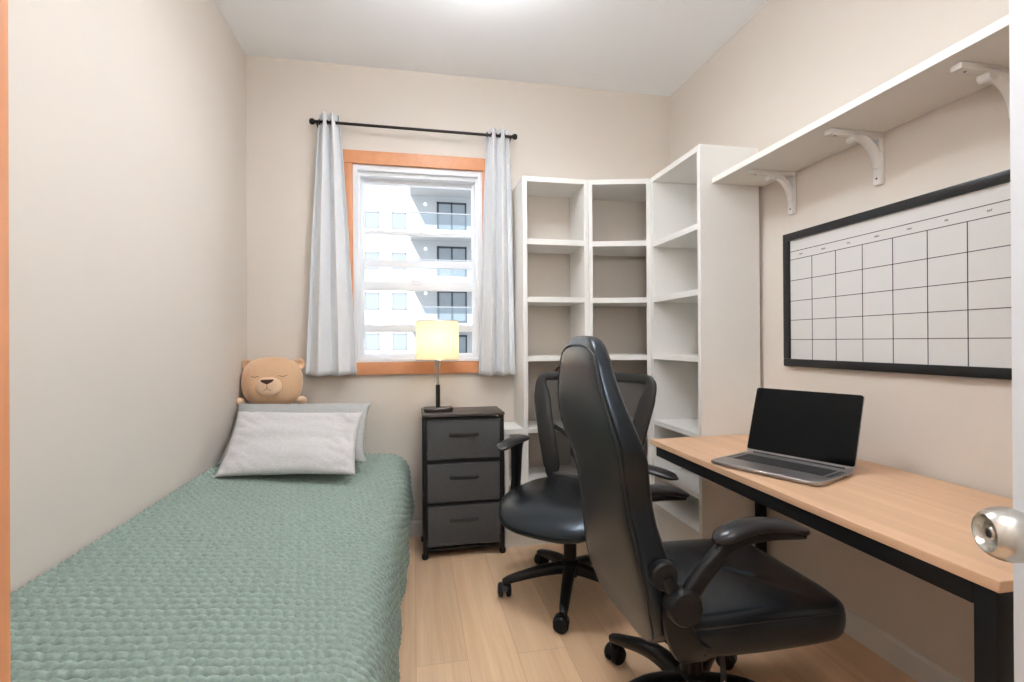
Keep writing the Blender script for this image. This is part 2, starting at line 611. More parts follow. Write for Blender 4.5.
# white vinyl frame lining the opening
bm = BM()
for x0, x1, z0, z1 in ((WX0, WX0 + 0.026, WZ0, WZ1), (WX1 - 0.026, WX1, WZ0, WZ1), (WX0 + 0.024, WX1 - 0.024, WZ1 - 0.035, WZ1 - 0.0008), (WX0 + 0.024, WX1 - 0.024, WZ0 + 0.0008, WZ0 + 0.022)):
    wbox(bm, x0, x1, -0.004 if z1 - z0 > 0.5 else -0.0028, 0.16 if z1 - z0 > 0.5 else 0.158, z0, z1, 0.003)
for x0, x1, z0, z1 in ((WX0 + 0.02, WX0 + 0.04, WZ0 + 0.01, WZ1 - 0.01), (WX1 - 0.04, WX1 - 0.02, WZ0 + 0.01, WZ1 - 0.01), (WX0 + 0.035, WX1 - 0.035, WZ1 - 0.06, WZ1 - 0.03)):
    wbox(bm, x0, x1, 0.0205 if z1 - z0 > 0.5 else 0.0215, 0.15 if z1 - z0 > 0.5 else 0.149, z0, z1, 0.003)
obj('window_frame', bm, 'vinyl', win)


def sash(name, x0, x1, z0, z1, y0, y1, st, top, bot, bars):
    bm = BM()
    wbox(bm, x0, x0 + st, y0, y1, z0, z1, 0.004)
    wbox(bm, x1 - st, x1, y0, y1, z0, z1, 0.004)
    wbox(bm, x0 + st - 0.003, x1 - st + 0.003, y0 + 0.0012, y1 - 0.0012, z1 - top, z1 - 0.0008, 0.003)
    wbox(bm, x0 + st - 0.003, x1 - st + 0.003, y0 + 0.0012, y1 - 0.0012, z0 + 0.0008, z0 + bot, 0.003)
    for a, b_ in bars:
        wbox(bm, x0 + st - 0.003, x1 - st + 0.003, y0 + 0.006, y1 - 0.006, a, b_, 0.003)
    s = obj(name, bm, 'vinyl', win)
    bm = BM()
    add_box(bm, (x0 + st * 0.5, (y0 + y1) / 2 - 0.002, z0 + bot * 0.5), (x1 - st * 0.5, (y0 + y1) / 2 + 0.002, z1 - top * 0.5))
    obj('pane', bm, 'glass', s, smooth=False)
    return s


s_up = sash('upper_sash', WX0 + 0.03, WX1 - 0.03, 1.535, WZ1 - 0.03, 0.075, 0.105, 0.028, 0.06, 0.035, [(1.86, 1.885), (1.659, 1.703)])
s_lo = sash('lower_sash', WX0 + 0.03, WX1 - 0.03, WZ0 + 0.01, 1.565, 0.035, 0.07, 0.03, 0.055, 0.04, [(1.252, 1.296)])
bm = BM(); add_box(bm, (0.0, 0.022, 1.548), (0.05, 0.036, 1.562), 0.003); add_box(bm, (-0.012, 0.016, 1.566), (0.03, 0.045, 1.576), 0.003)
obj('sash_lock', bm, 'vinyl', s_lo)
for x in (-0.22, 0.30):
    bm = BM()
    add_box(bm, (x - 0.02, 0.022, 1.085), (x + 0.02, 0.036, 1.105), 0.004)
    obj('sash_lift', bm, 'vinyl', s_lo)

# ================================================================== OUTSIDE
bm = BM(); add_box(bm, (-40, 6, -8.2), (40, 60, -8)); g = struct('ground_outside', bm, 'ground')
bld = thing('apartment_building', 'white apartment building with balconies seen through the window', 'building', (0, 33, -8))
ZB = 8.0            # lift from the building's foot to room height
bm = BM(); add_box(bm, (-16, 0, 0), (13, 9, 20.6)); obj('wall', bm, 'facade', bld, smooth=False)
bm = BM(); add_box(bm, (-16.2, -0.2, 20.6), (13.2, 9.2, 20.9)); obj('parapet', bm, 'facade_grey', bld, smooth=False)
FL = 2.93
for k in range(7):
    ztop = 9.67 + ZB - (k - 0) * 2.62
    for x0, x1 in ((-1.40, -0.48), (-3.1, -2.2), (-5.3, -4.4), (-7.4, -6.5)):
        if ztop - 1.1 < 0.3:
            continue
        bm = BM()
        for a in ((x0, x1, ztop - 0.09, ztop), (x0, x1, ztop - 1.1, ztop - 1.04), (x0, x0 + 0.06, ztop - 1.1, ztop), (x1 - 0.06, x1, ztop - 1.1, ztop)):
            add_box(bm, (a[0], -0.03, a[2]), (a[1], 0.02, a[3]))
        w = obj('window', bm, 'ext_frame_pale', bld, smooth=False)
        bm = BM(); add_box(bm, (x0 + 0.05, -0.012, ztop - 1.06), (x1 - 0.05, 0.004, ztop - 0.08)); obj('pane', bm, 'ext_glass', w, smooth=False)
for k in range(6):
    zs = 10.82 + ZB - k * FL          # underside of the slab over this storey
    x0, x1 = -0.22, 5.6
    if zs < 2:
        continue
    bm = BM(); add_box(bm, (x0, -1.8, zs), (x1, 0, zs + 0.34)); sl = obj('balcony_slab', bm, 'facade', bld, smooth=False)
    bm = BM(); add_box(bm, (x0 + 0.05, -1.76, zs + 0.36), (x1, -1.73, zs + 1.35)); obj('glass_railing', bm, 'rail_glass', sl, smooth=False)
    bm = BM()
    add_box(bm, (x0 + 0.04, -1.78, zs + 1.33), (x1, -1.71, zs + 1.40))
    obj('handrail', bm, 'ext_frame_pale', sl, smooth=False)
    dz = zs - 0.36
    dx0, dx1 = 1.5, 3.45
    bm = BM()
    for a in ((dx0, dx1, dz - 0.13, dz), (dx0, dx0 + 0.13, dz - 2.1, dz), (dx1 - 0.1, dx1, dz - 2.1, dz), ((dx0 + dx1) / 2 - 0.05, (dx0 + dx1) / 2 + 0.05, dz - 2.1, dz), (dx0, dx1, dz - 2.1, dz - 2.0)):
        add_box(bm, (a[0], -0.05, a[2]), (a[1], 0.02, a[3]))
    dr = obj('sliding_door', bm, 'ext_frame', bld, smooth=False)
    bm = BM(); add_box(bm, (dx0 + 0.1, -0.02, dz - 2.05), (dx1 - 0.08, 0.005, dz - 0.1)); obj('pane', bm, 'ext_glass', dr, smooth=False)
    bm = BM(); lathe(bm, [(0, 0), (0.07, 0), (0.08, 0.03), (0.06, 0.06), (0, 0.07)], 16, Matrix.Translation((0.75, 0, zs - 0.55)) @ Matrix.Rotation(R(90), 4, 'X'))
    obj('wall_lamp', bm, 'ext_lamp', bld)

# ================================================================== BED
bed = thing('bed', 'single bed along the left wall under the green quilt', 'bed', (-0.52, 2.0, 0))
BX0, BX1, BY0, BY1, BZ = -0.93, -0.115, 0.985, 3.07, 0.552


def L_(x, y, z, o=(-0.52, 2.0, 0)):
    return (x - o[0], y - o[1], z - o[2])


bm = BM(); add_box(bm, L_(BX0, BY0, 0.33), L_(BX1, BY1, BZ), 0.05, 4)
for v in bm.verts:
    if v.co.z > 0.45:
        v.co.z -= 0.012 + 0.088 * max(0.0, min(1.0, (v.co.x - 0.52 * 0 + 0.41) / 0.80))
obj('mattress', bm, 'mattress', bed)
bm = BM(); add_box(bm, L_(BX0, BY0, 0.14), L_(BX1, BY1, 0.328), 0.012, 2); obj('base', bm, 'bed_base', bed)
for x in (BX0 + 0.06, BX1 - 0.06):
    for y in (BY0 + 0.08, BY1 - 0.08):
        bm = BM(); tube(bm, L_(x, y, 0.145), L_(x, y, 0), 0.026, 0.02); obj('leg', bm, 'bed_base', bed)

# quilt: a dense cloth grid with sewn rows and a leaf-like stitch inside each row
qx0, qx1 = -0.943, -0.152          # flat part
qy0, qy1 = 1.035, 3.092
ztop = 0.581
rr = 0.10
drop_side, drop_foot = 0.33, 0.34
du, dv = 0.0052, 0.0033
nu = int((qx1 - qx0 + drop_side + rr * 0.57) / du) + 1
nv = int((qy1 - qy0 + drop_foot + rr * 0.57) / dv) + 1
us = np.linspace(0, qx1 - qx0 + drop_side + rr * 0.57, nu)          # from the wall to the hem
vsn = np.linspace(0, qy1 - qy0 + drop_foot + rr * 0.57, nv)         # from the window wall to the foot
UU, VV = np.meshgrid(us, vsn, indexing='ij')
a = np.maximum(UU - (qx1 - qx0), 0)
bb = np.maximum(VV - (qy1 - qy0), 0)
dist = np.hypot(a, bb) + 1e-9
dist = np.minimum(dist, drop_side + rr * 0.57 + 0.12)
dirx, diry = a / (np.hypot(a, bb) + 1e-9), bb / (np.hypot(a, bb) + 1e-9)
q = PI / 2 * rr
ang = np.minimum(dist, q) / rr
hx = rr * np.sin(ang)
dz = rr * (1 - np.cos(ang))
over = np.maximum(dist - q, 0)
wave = 0.010 * np.sin(VV * 9.0 + 0.6) + 0.007 * np.sin(VV * 21 + UU * 5) + 0.012 * np.exp(-((VV - 0.12) / 0.10) ** 2) * np.sin(UU * 30)
hx = hx + over * 0.05 + over / 0.3 * wave
dz = dz + over
px = qx0 + np.minimum(UU, qx1 - qx0) + dirx * hx
py = qy1 - np.minimum(VV, qy1 - qy0) - diry * hx
pz = ztop - dz
pz += 0.006 * np.sin(px * 5 + 1) * np.sin(py * 3) * np.clip(1 - dist / 0.1, 0, 1)
sag = np.clip((px - qx0) / (qx1 - qx0), 0, 1)
pz -= 0.092 * sag ** 0.85 * np.clip(1.0 - 0.15 * dist, 0, 1)
px = px - 0.045 * sag ** 6 * np.clip((3.05 - py) / 1.6, 0, 1)
P3 = np.stack([px, py, pz], -1)
gu = np.gradient(P3, axis=0); gv = np.gradient(P3, axis=1)
nn = np.cross(gv, gu); nn /= (np.linalg.norm(nn, axis=-1, keepdims=True) + 1e-12)
if nn[nu // 4, nv // 2, 2] < 0:
    nn = -nn
ROW = 0.0265
wob = 0.0022 * np.sin(UU * 17 + VV * 3) + 0.0015 * np.sin(UU * 41 + 1.3)
t = (VV + wob) / ROW
row_i = np.floor(t)
tl = t - row_i
puff = np.sin(PI * tl) ** 0.40
cell = 0.030
sl = np.where(row_i % 2 == 0, 1.0, -1.0)
ph = (UU + sl * (np.abs(tl - 0.5)) * 0.022 + row_i * 0.009) / cell
leaf = np.abs(np.sin(PI * ph)) ** 0.5
rng = np.random.RandomState(3)
fine = rng.rand(nu, nv) * 0.0014
hgt = 0.0165 * puff + 0.0085 * leaf * puff + fine
P3 = P3 + nn * hgt[..., None]
P3[..., 0] = np.maximum(P3[..., 0], XL + 0.003)
P3[..., 1] = np.minimum(P3[..., 1], YB - 0.003)
idx = np.arange(nu * nv).reshape(nu, nv)
quads = np.stack([idx[:-1, :-1], idx[:-1, 1:], idx[1:, 1:], idx[1:, :-1]], -1).reshape(-1, 4)
me = bpy.data.meshes.new('bedspread')
me.from_pydata(P3.reshape(-1, 3).tolist(), [], quads.tolist())
me.polygons.foreach_set('use_smooth', [True] * len(me.polygons))
me.update()
qo = link('bedspread', me, 'quilt')
tag(qo, 'sage green quilted bedspread with sewn rows, draped over the bed', 'bedspread')

# ------------------------------------------------------------------ pillows
def pillow(name, w, h, t, mtx, material, seed, wrinkle=0.004, flange=0.0):
    n_u, n_v = 46, 34
    bm = BM()
    top, botm = [], []
    for i in range(n_u + 1):
        ra, rb = [], []
        for j in range(n_v + 1):
            u, v = -1 + 2 * i / n_u, -1 + 2 * j / n_v
            pin_x = 1 - 0.055 * (1 - abs(v) ** 2.5) * abs(u) ** 3
            pin_z = 1 - 0.075 * (1 - abs(u) ** 2.5) * abs(v) ** 3
            x, z = u * w / 2 * pin_x, v * h / 2 * pin_z
            th = t / 2 * (max(0, 1 - abs(u) ** 2.6) ** 0.55) * (max(0, 1 - abs(v) ** 2.6) ** 0.55)
            e = min(1, (1 - max(abs(u), abs(v))) * 6)
            edge = abs(u) ** 2
            wr = wrinkle * e * (noise.noise(Vector((x * 5 + seed, z * 16, seed))) + edge * 1.7 * noise.noise(Vector((x * 9 + seed, z * 42 + x * 30, seed + 4))))
            if u > 0.25:
                wr += wrinkle * e * 0.9 * (u - 0.25) * math.sin(34 * z + 60 * x * z + 5 * noise.noise(Vector((x * 12, z * 20, seed))))
            wr2 = wrinkle * e * noise.noise(Vector((x * 7 - seed, z * 14, seed + 9)))
            if i in (0, n_u) or j in (0, n_v):
                vtx = bm.verts.new((x, 0, z))
                ra.append(vtx); rb.append(vtx)
            else:
                ra.append(bm.verts.new((x, -th - wr, z)))
                rb.append(bm.verts.new((x, th + wr2, z)))
        top.append(ra); botm.append(rb)
    for g_ in (top, botm):
        for i in range(n_u):
            for j in range(n_v):
                f = (g_[i][j], g_[i + 1][j], g_[i + 1][j + 1], g_[i][j + 1])
                bm.faces.new(f if g_ is top else f[::-1])
    bmesh.ops.transform(bm, matrix=Matrix.Identity(4), verts=bm.verts)
    o = obj(name, bm, material, None, sharp=120)
    o.matrix_world = mtx
    return o


def lean(x, y, z, tilt, yaw):
    """pillow frame: bottom centre at x,y,z, leaning back by tilt from vertical"""
    return Matrix.Translation((x, y, z)) @ Matrix.Rotation(R(yaw), 4, 'Z') @ Matrix.Rotation(R(-tilt), 4, 'X')


pf = pillow('pillow', 0.60, 0.385, 0.115, lean(-0.570, 2.390, 0.584, 49, 4) @ Matrix.Rotation(R(4.0), 4, 'Y') @ Matrix.Translation((0, 0, 0.195)), 'pillow_light', 2.0, 0.015)
tag(pf, 'pale grey linen pillow lying in front on the green bedspread', 'pillow')
pb = pillow('pillow', 0.69, 0.405, 0.10, lean(-0.588, 2.595, 0.596, 50, 3) @ Matrix.Rotation(R(2.5), 4, 'Y') @ Matrix.Translation((0, 0, 0.205)), 'pillow_grey', 7.0, 0.006)
tag(pb, 'darker grey pillow behind the pale linen one, below the plush bear', 'pillow')

# ------------------------------------------------------------------ plush bear
bear = thing('plush_bear', 'tan plush bear with closed eyes propped behind the pillows', 'plush toy', (-0.781, 3.005, 0.605))


def blob(bm, c, r, n=(2.4, 2.4), N=32, K=20, tilt=0.0):
    rings = []
    for i in range(1, K):
        p = -PI / 2 + PI * i / K
        cz, cr = math.sin(p), math.cos(p)
        zz = math.copysign(abs(cz) ** (2 / n[1]), cz)
        rad = abs(cr) ** (2 / n[1])
        ring = se_ring(0, 0, 0, r[0] * rad, r[1] * rad, n[0], N)
        rings.append([Vector((c[0] + v.x, c[1] + v.y, c[2] + zz * r[2])) for v in ring])
    loft(bm, rings)


bm = BM(); blob(bm, (0, 0.02, 0.13), (0.14, 0.07, 0.13), (2.2, 2.3)); obj('body', bm, 'plush', bear)
bm = BM(); blob(bm, (0.0, -0.02, 0.365), (0.160, 0.082, 0.142), (2.2, 2.45)); hd = obj('head', bm, 'plush', bear)
hy = -0.02


def head_y(x, z):
    """front of the head at x, z (local)"""
    u = abs(x) / 0.160
    v = abs(z - 0.365) / 0.142
    rad = max(0.0, 1 - v ** 2.45) ** (1 / 2.45)
    if rad <= 0 or u >= rad:
        return hy
    return hy - 0.082 * (max(0, rad ** 2.2 - u ** 2.2) ** (1 / 2.2))


bm = BM(); blob(bm, (0.0, head_y(0, 0.345) + 0.004, 0.345), (0.068, 0.034, 0.054), (2, 2.2), 28, 14); mz = obj('muzzle', bm, 'plush_light', bear)
bm = BM()
my = head_y(0, 0.345) - 0.026
npts = [(-0.032, 0.385), (0.032, 0.387), (0.028, 0.376), (0.005, 0.362), (-0.005, 0.362), (-0.028, 0.374)]
prism(bm, npts, 'y', my - 0.008, my + 0.012, 0.003)
obj('nose', bm, 'plush_dark', mz)
bm = BM()
sweep(bm, [(0, my - 0.002, 0.364), (0, my - 0.006, 0.350), (0, my - 0.006, 0.340)], 0.0013, 6)
for s in (-1, 1):
    sweep(bm, catmull([(0, my - 0.006, 0.340), (s * 0.012, my - 0.003, 0.330), (s * 0.028, my + 0.006, 0.320)], 5), 0.0013, 6)
obj('mouth', bm, 'plush_dark', mz)
for s, dz_ in ((-1, 0.0), (1, 0.002)):
    bm = BM()
    pts = []
    for k in range(9):
        u = -1 + k / 4
        x = s * 0.072 + u * 0.020
        z = 0.402 + dz_ + 0.006 * (u * u) - 0.004
        pts.append((x, head_y(x, z) - 0.0005, z))
    sweep(bm, pts, 0.0015, 6)
    obj('eye', bm, 'plush_dark', bear)
for s in (-1, 1):
    bm = BM()
    c = Vector((s * 0.142 - (0.012 if s > 0 else 0), 0.020, 0.460))
    mt = Matrix.Translation(c) @ Matrix.Rotation(R(-s * 38), 4, 'Y')
    lathe(bm, [(0.0, -0.020), (0.022, -0.018), (0.034, -0.010), (0.036, 0), (0.032, 0.010), (0.024, 0.013), (0.016, 0.008), (0.0, 0.006)], 24, mt @ Matrix.Rotation(R(90), 4, 'X'))
    obj('ear', bm, 'plush', bear)
    bm = BM(); blob(bm, (s * 0.160, -0.055, 0.262), (0.027, 0.034, 0.023), (2, 2), 20, 12); obj('paw', bm, 'plush_light', bear)

# ================================================================== CURTAINS
RODZ = 2.466
RY = 3.022
rod = thing('curtain_rod', 'dark bronze curtain rod with ball ends above the window', 'curtain rod', (0.025, RY, RODZ))
bm = BM(); tube(bm, (-0.582, 0, 0.002), (0.582, 0, -0.002), 0.0085, N=14); obj('rod', bm, 'rod', rod)
for s in (-1, 1):
    bm = BM()
    lathe(bm, [(0, 0), (0.011, 0), (0.011, 0.006), (0.015, 0.008), (0.018, 0.016), (0.017, 0.026), (0.011, 0.033), (0, 0.034)], 20, Matrix.Translation((s * 0.578, 0, 0)) @ Matrix.Rotation(R(s * 90), 4, 'Y'))
    obj('finial', bm, 'rod', rod)
    bm = BM()
    sweep(bm, [(s * 0.570, 0.078, -0.012), (s * 0.570, 0.03, -0.014), (s * 0.570, 0.0, -0.012)], 0.006, 10)
    add_box(bm, (s * 0.570 - 0.008, 0.070, -0.045), (s * 0.570 + 0.008, 0.078, 0.02), 0.002)
    obj('wall_bracket', bm, 'rod', rod)


def curtain(label, top, bot, ztop_, zbot, folds, seed, amp0=0.030, amp1=0.036, side=1):
    nU = 150
    zs_ = sorted({round(ztop_ + (zbot - ztop_) * k / 46, 4) for k in range(47)} | {round(RODZ + 0.004 * k, 4) for k in range(-5, 6)}, reverse=True)
    nV = len(zs_) - 1
    verts, faces = [], []
    rnd = random.Random(seed)
    ph = [rnd.uniform(0, 6) for _ in range(4)]
    for j in range(nV + 1):
        z = zs_[j]
        v = (z - ztop_) / (zbot - ztop_)
        e = v ** 0.8
        x0 = top[0] + (bot[0] - top[0]) * e
        x1 = top[1] + (bot[1] - top[1]) * e
        amp = amp0 + (amp1 - amp0) * v
        for i in range(nU + 1):
            u = i / nU
            uu = u + 0.02 * math.sin(2 * PI * u + ph[0]) * v
            s = math.sin(2 * PI * folds * uu + ph[3] * 0)
            s = math.copysign(abs(s) ** 0.9, s)
            y = RY + s * amp * (1 - 0.25 * v * math.sin(3 * u + ph[1])) - 0.006 * v
            x = x0 + (x1 - x0) * (u + 0.05 * math.sin(4 * PI * folds * uu + 0.8) / folds)
            x += 0.004 * v * math.sin(9 * u + ph[2])
            verts.append((x, min(y, YB - 0.028), z + 0.003 * math.sin(2 * PI * folds * u + 1) * v))
    for j in range(nV):
        for i in range(nU):
            k = j * (nU + 1) + i
            c_ = [sum(verts[q][d] for q in (k, k + 1, k + nU + 2, k + nU + 1)) / 4 for d in (1, 2)]
            if math.hypot(c_[0] - RY, c_[1] - RODZ) < 0.0145:
                continue            # eyelet hole
            faces.append((k, k + 1, k + nU + 2, k + nU + 1))
    me = bpy.data.meshes.new('curtain')
    me.from_pydata(verts, [], faces)
    me.polygons.foreach_set('use_smooth', [True] * len(me.polygons))
    o = link('curtain', me, 'curtain')
    so = o.modifiers.new('thickness', 'SOLIDIFY')
    so.thickness = 0.003
    tag(o, label, 'curtain', 'curtains of the window')
    # metal eyelets the rod runs through
    for k in range(int(folds * 2)):
        u = (k + 0.5 - 0.5) / (folds * 2)
        x = top[0] + (top[1] - top[0]) * (u + 0.001)
        bm = BM()
        ring = [(x, RY + 0.014 * math.cos(2 * PI * q / 16), RODZ + 0.014 * math.sin(2 * PI * q / 16)) for q in range(16)]
        sweep(bm, ring, 0.003, 8, loop=True)
        e = obj('eyelet', bm, 'rod', o)
    return o


curtain('pale grey curtain left of the window, hanging above the plush bear', (-0.532, -0.424), (-0.617, -0.338), 2.517, 0.998, 2.5, 1)
curtain('pale grey curtain right of the window, beside the tall bookshelf', (0.446, 0.583), (0.385, 0.612), 2.503, 0.982, 2.5, 5)

# ================================================================== BOOKSHELVES
TP = 0.026


def shelf_board(bm, x0, x1, y0, y1, z0, z1):
    add_box(bm, (x0, y0, z0), (x1, y1, z1), 0.0012, 1)


ZTOP = 2.150
# left unit (faces the camera side of the room)
u1 = thing('bookshelf', 'tall white empty bookshelf against the window wall right of the curtain', 'bookshelf', (0.82, 2.94, 0), group=None)
o1 = (0.82, 2.94, 0)


def part_box(name, lo, hi, parent, o, material='melamine', bev=0.0012):
    bm = BM()
    add_box(bm, tuple(lo[i] - o[i] for i in range(3)), tuple(hi[i] - o[i] for i in range(3)), bev, 1)
    return obj(name, bm, material, parent)


X0, X1, Y0, Y1 = 0.620, 1.020, 2.80, 3.082
part_box('side_panel', (X0, Y0, 0), (X0 + TP, Y1, ZTOP), u1, o1)
part_box('side_panel', (X1 - TP, Y0, 0), (X1, Y1, ZTOP), u1, o1)
part_box('top_panel', (X0 + TP, Y0, ZTOP - 0.03), (X1 - TP, Y1, ZTOP), u1, o1)
for z0, z1 in ((1.754, 1.787), (1.417, 1.449), (1.073, 1.103), (0.657, 0.683), (0.358, 0.388), (0.071, 0.116)):
    part_box('shelf', (X0 + TP, Y0 + 0.001, z0), (X1 - TP, Y1, z1), u1, o1)
part_box('kick_board', (X0 + TP, Y0 + 0.012, 0), (X1 - TP, Y0 + 0.03, 0.071), u1, o1)

# low narrow unit between the dresser and the tall one
u0 = thing('bookshelf', 'low narrow white shelf unit squeezed between dresser and tall bookshelf', 'bookshelf', (0.56, 2.94, 0))
o0 = (0.56, 2.94, 0)
X0, X1 = 0.505, 0.619
part_box('side_panel', (X0, Y0, 0), (X0 + 0.024, Y1, 0.655), u0, o0)
part_box('side_panel', (X1 - 0.02, Y0, 0), (X1, Y1, 0.655), u0, o0)
part_box('top_panel', (X0 - 0.002, Y0 - 0.002, 0.655), (X1, Y1, 0.683), u0, o0)
for z0, z1 in ((0.358, 0.388), (0.071, 0.116)):
    part_box('shelf', (X0 + 0.024, Y0 + 0.001, z0), (X1 - 0.02, Y1, z1), u0, o0)
part_box('kick_board', (X0 + 0.024, Y0 + 0.012, 0), (X1 - 0.02, Y0 + 0.03, 0.071), u0, o0)

# corner unit
u2 = thing('bookshelf', 'white bookshelf set across the room corner, middle of the tall three', 'bookshelf', (1.35, 2.9, 0))
o2 = (1.35, 2.9, 0)
A = Vector((1.022, 2.800)); Bq = Vector((1.372, 2.713))
fd = (Bq - A).normalized()
inn = Vector((-fd.y, fd.x))
YW, XW = 3.082, 1.703


def corner_poly(inset):
    a_ = A + fd * inset + inn * 0.001
    b_ = Bq - fd * inset + inn * 0.001
    return [a_, b_, Vector((XW, b_.y)), Vector((XW, YW)), Vector((a_.x, YW))]


def corner_board(name, z0, z1, inset):
    bm = BM()
    prism(bm, [(p.x - o2[0], p.y - o2[1]) for p in corner_poly(inset)], 'z', z0, z1)
    return obj(name, bm, 'melamine', u2, smooth=False)


corner_board('top_panel', ZTOP - 0.03, ZTOP, 0.0)
for z0, z1 in ((1.752, 1.783), (1.415, 1.446), (1.076, 1.106), (0.657, 0.683), (0.358, 0.388), (0.071, 0.116)):
    corner_board('shelf', z0, z1, 0.022)
for s in (0, 1):
    bm = BM()
    if s == 0:
        p = [A, A + fd * 0.022, A + fd * 0.022 + Vector((0, 0.28)), A + Vector((0, 0.28))]
    else:
        p = [Bq - fd * 0.022, Bq, Bq + Vector((0.32, 0.001)), Bq + Vector((0.32, 0.023)), Bq - fd * 0.022 + Vector((0.01, 0.022))]
    prism(bm, [(v.x - o2[0], v.y - o2[1]) for v in p], 'z', 0.0, ZTOP - 0.03)
    obj('side_panel', bm, 'melamine', u2, smooth=False)
bm = BM()
k0, k1 = A + fd * 0.022 + inn * 0.012, Bq - fd * 0.022 + inn * 0.012
prism(bm, [(v.x - o2[0], v.y - o2[1]) for v in (k0, k1, k1 + inn * 0.016, k0 + inn * 0.016)], 'z', 0, 0.071)
obj('kick_board', bm, 'melamine', u2, smooth=False)

# right unit (turned to face the bed)
u3 = thing('bookshelf', 'tall white bookshelf on the right wall standing at the end of the desk', 'bookshelf', (1.54, 2.45, 0))
o3 = (1.54, 2.45, 0)
X0, X1, Y0, Y1 = 1.373, 1.7, 2.193, 2.710
part_box('side_panel', (X0, Y0, 0), (X1, Y0 + TP, ZTOP), u3, o3)
part_box('side_panel', (X0, Y1 - TP, 0), (X1, Y1, ZTOP), u3, o3)
part_box('top_panel', (X0, Y0 + TP, ZTOP - 0.03), (X1, Y1 - TP, ZTOP), u3, o3)
part_box('back_panel', (X1 - 0.006, Y0 + TP, 0.07), (X1, Y1 - TP, ZTOP - 0.03), u3, o3)
for z0, z1 in ((1.737, 1.768), (1.413, 1.444), (1.082, 1.110), (0.700, 0.726), (0.405, 0.430), (0.218, 0.243)):
    part_box('shelf', (X0 + 0.001, Y0 + TP, z0), (X1 - 0.006, Y1 - TP, z1), u3, o3)
part_box('kick_board', (X0 + 0.03, Y0 + TP, 0), (X0 + 0.048, Y1 - TP, 0.218), u3, o3)

# brown book and umbrella standing in the shelves
bk = thing('book', 'thin brown book standing on the corner bookshelf behind the mesh chair', 'book', (1.11, 2.93, 0.6838), R(-55))
bm = BM(); add_box(bm, (-0.075, -0.016, 0), (0.075, -0.013, 0.255), 0.001); add_box(bm, (-0.075, 0.013, 0), (0.075, 0.016, 0.255), 0.001); add_box(bm, (-0.078, -0.016, 0), (-0.074, 0.016, 0.255), 0.001)
obj('cover', bm, 'book', bk)
bm = BM(); add_box(bm, (-0.074, -0.013, 0.004), (0.07, 0.013, 0.25)); obj('pages', bm, 'paper', bk, smooth=False)
um = thing('umbrella', 'short umbrella with hooked brown handle standing in the tall bookshelf', 'umbrella', (0.893, 2.90, 0.684))
bm = BM(); lathe(bm, [(0.0, 0), (0.006, 0.002), (0.020, 0.03), (0.026, 0.15), (0.022, 0.21), (0.008, 0.225), (0, 0.226)], 20); obj('canopy', bm, 'umbrella', um)
bm = BM(); sweep(bm, catmull([(0, 0, 0.22), (0, 0, 0.31), (-0.006, 0, 0.334), (-0.024, 0, 0.345), (-0.042, 0, 0.338), (-0.05, 0, 0.322)], 6), 0.0075, 10); obj('handle', bm, 'brown', um)

# ================================================================== DRESSER + LAMP
dr = thing('dresser', 'narrow black-framed dresser with three charcoal cloth drawers beside the bed', 'dresser', (0.2675, 2.885, 0))
x0, x1, yf, yb = -0.2255, 0.2255, -0.140, 0.130
DZ = 0.792
bm = BM(); add_box(bm, (x0 - 0.004, yf - 0.004, DZ - 0.016), (x1 + 0.004, yb + 0.004, DZ), 0.003); obj('top', bm, 'dresser_top', dr)
ps = 0.02
for x in (x0, x1 - ps):
    for y in (yf, yb - ps):
        bm = BM(); add_box(bm, (x, y, 0.03), (x + ps, y + ps, DZ - 0.016), 0.002); lg = obj('post', bm, 'black_metal', dr)
        bm = BM(); cx, cy = x + ps / 2, y + ps / 2
        lathe(bm, [(0, 0.0), (0.014, 0.0), (0.018, 0.006), (0.018, 0.022), (0.013, 0.031), (0, 0.032)], 16, Matrix.Translation((cx, cy, 0)))
        obj('foot', bm, 'rubber', lg)
for z in (0.044, 0.292, 0.527, 0.757):
    bm = BM()
    for y in (yf + 0.001, yb - 0.015):
        add_box(bm, (x0 + ps - 0.002, y, z), (x1 - ps + 0.002, y + 0.014, z + 0.012))
    for x in (x0 + 0.002, x1 - 0.016):
        add_box(bm, (x, yf + 0.004, z), (x + 0.014, yb - 0.004, z + 0.012))
    obj('frame_rail', bm, 'black_metal', dr, smooth=False)
for z0, z1 in ((0.541, 0.756), (0.306, 0.519), (0.066, 0.284)):
    bm = BM()
    add_box(bm, (x0 + ps + 0.004, yf - 0.002, z0), (x1 - ps - 0.004, yb - 0.01, z1), 0.006, 2)
    # raised hem along the front
    for a_ in ((x0 + ps + 0.006, x1 - ps - 0.006, z1 - 0.011, z1 - 0.003), (x0 + ps + 0.006, x1 - ps - 0.006, z0 + 0.003, z0 + 0.010)):
        add_box(bm, (a_[0], yf - 0.0045, a_[2]), (a_[1], yf - 0.001, a_[3]), 0.001)
    dd = obj('drawer', bm, 'drawer_cloth', dr)
    zc = z0 + (z1 - z0) * 0.63
    bm = BM()
    sweep(bm, catmull([(-0.080, yf - 0.003, zc + 0.001), (-0.058, yf - 0.010, zc + 0.000), (-0.032, yf - 0.022, zc + 0.002), (0.0, yf - 0.025, zc + 0.003), (0.032, yf - 0.022, zc + 0.002), (0.058, yf - 0.010, zc + 0.000), (0.080, yf - 0.003, zc + 0.001)], 5), (0.011, 0.0035), 10, up=(0, 1, 0.3))
    obj('handle', bm, 'drawer_strap', dd)
    bm = BM()
    prism(bm, [(-0.062, zc + 0.006), (-0.05, zc - 0.012), (-0.02, zc - 0.035), (0.0, zc - 0.041), (0.02, zc - 0.035), (0.05, zc - 0.012), (0.062, zc + 0.006)], 'y', yf - 0.0035, yf - 0.001)
    obj('handle_tab', bm, 'drawer_cloth', dd)

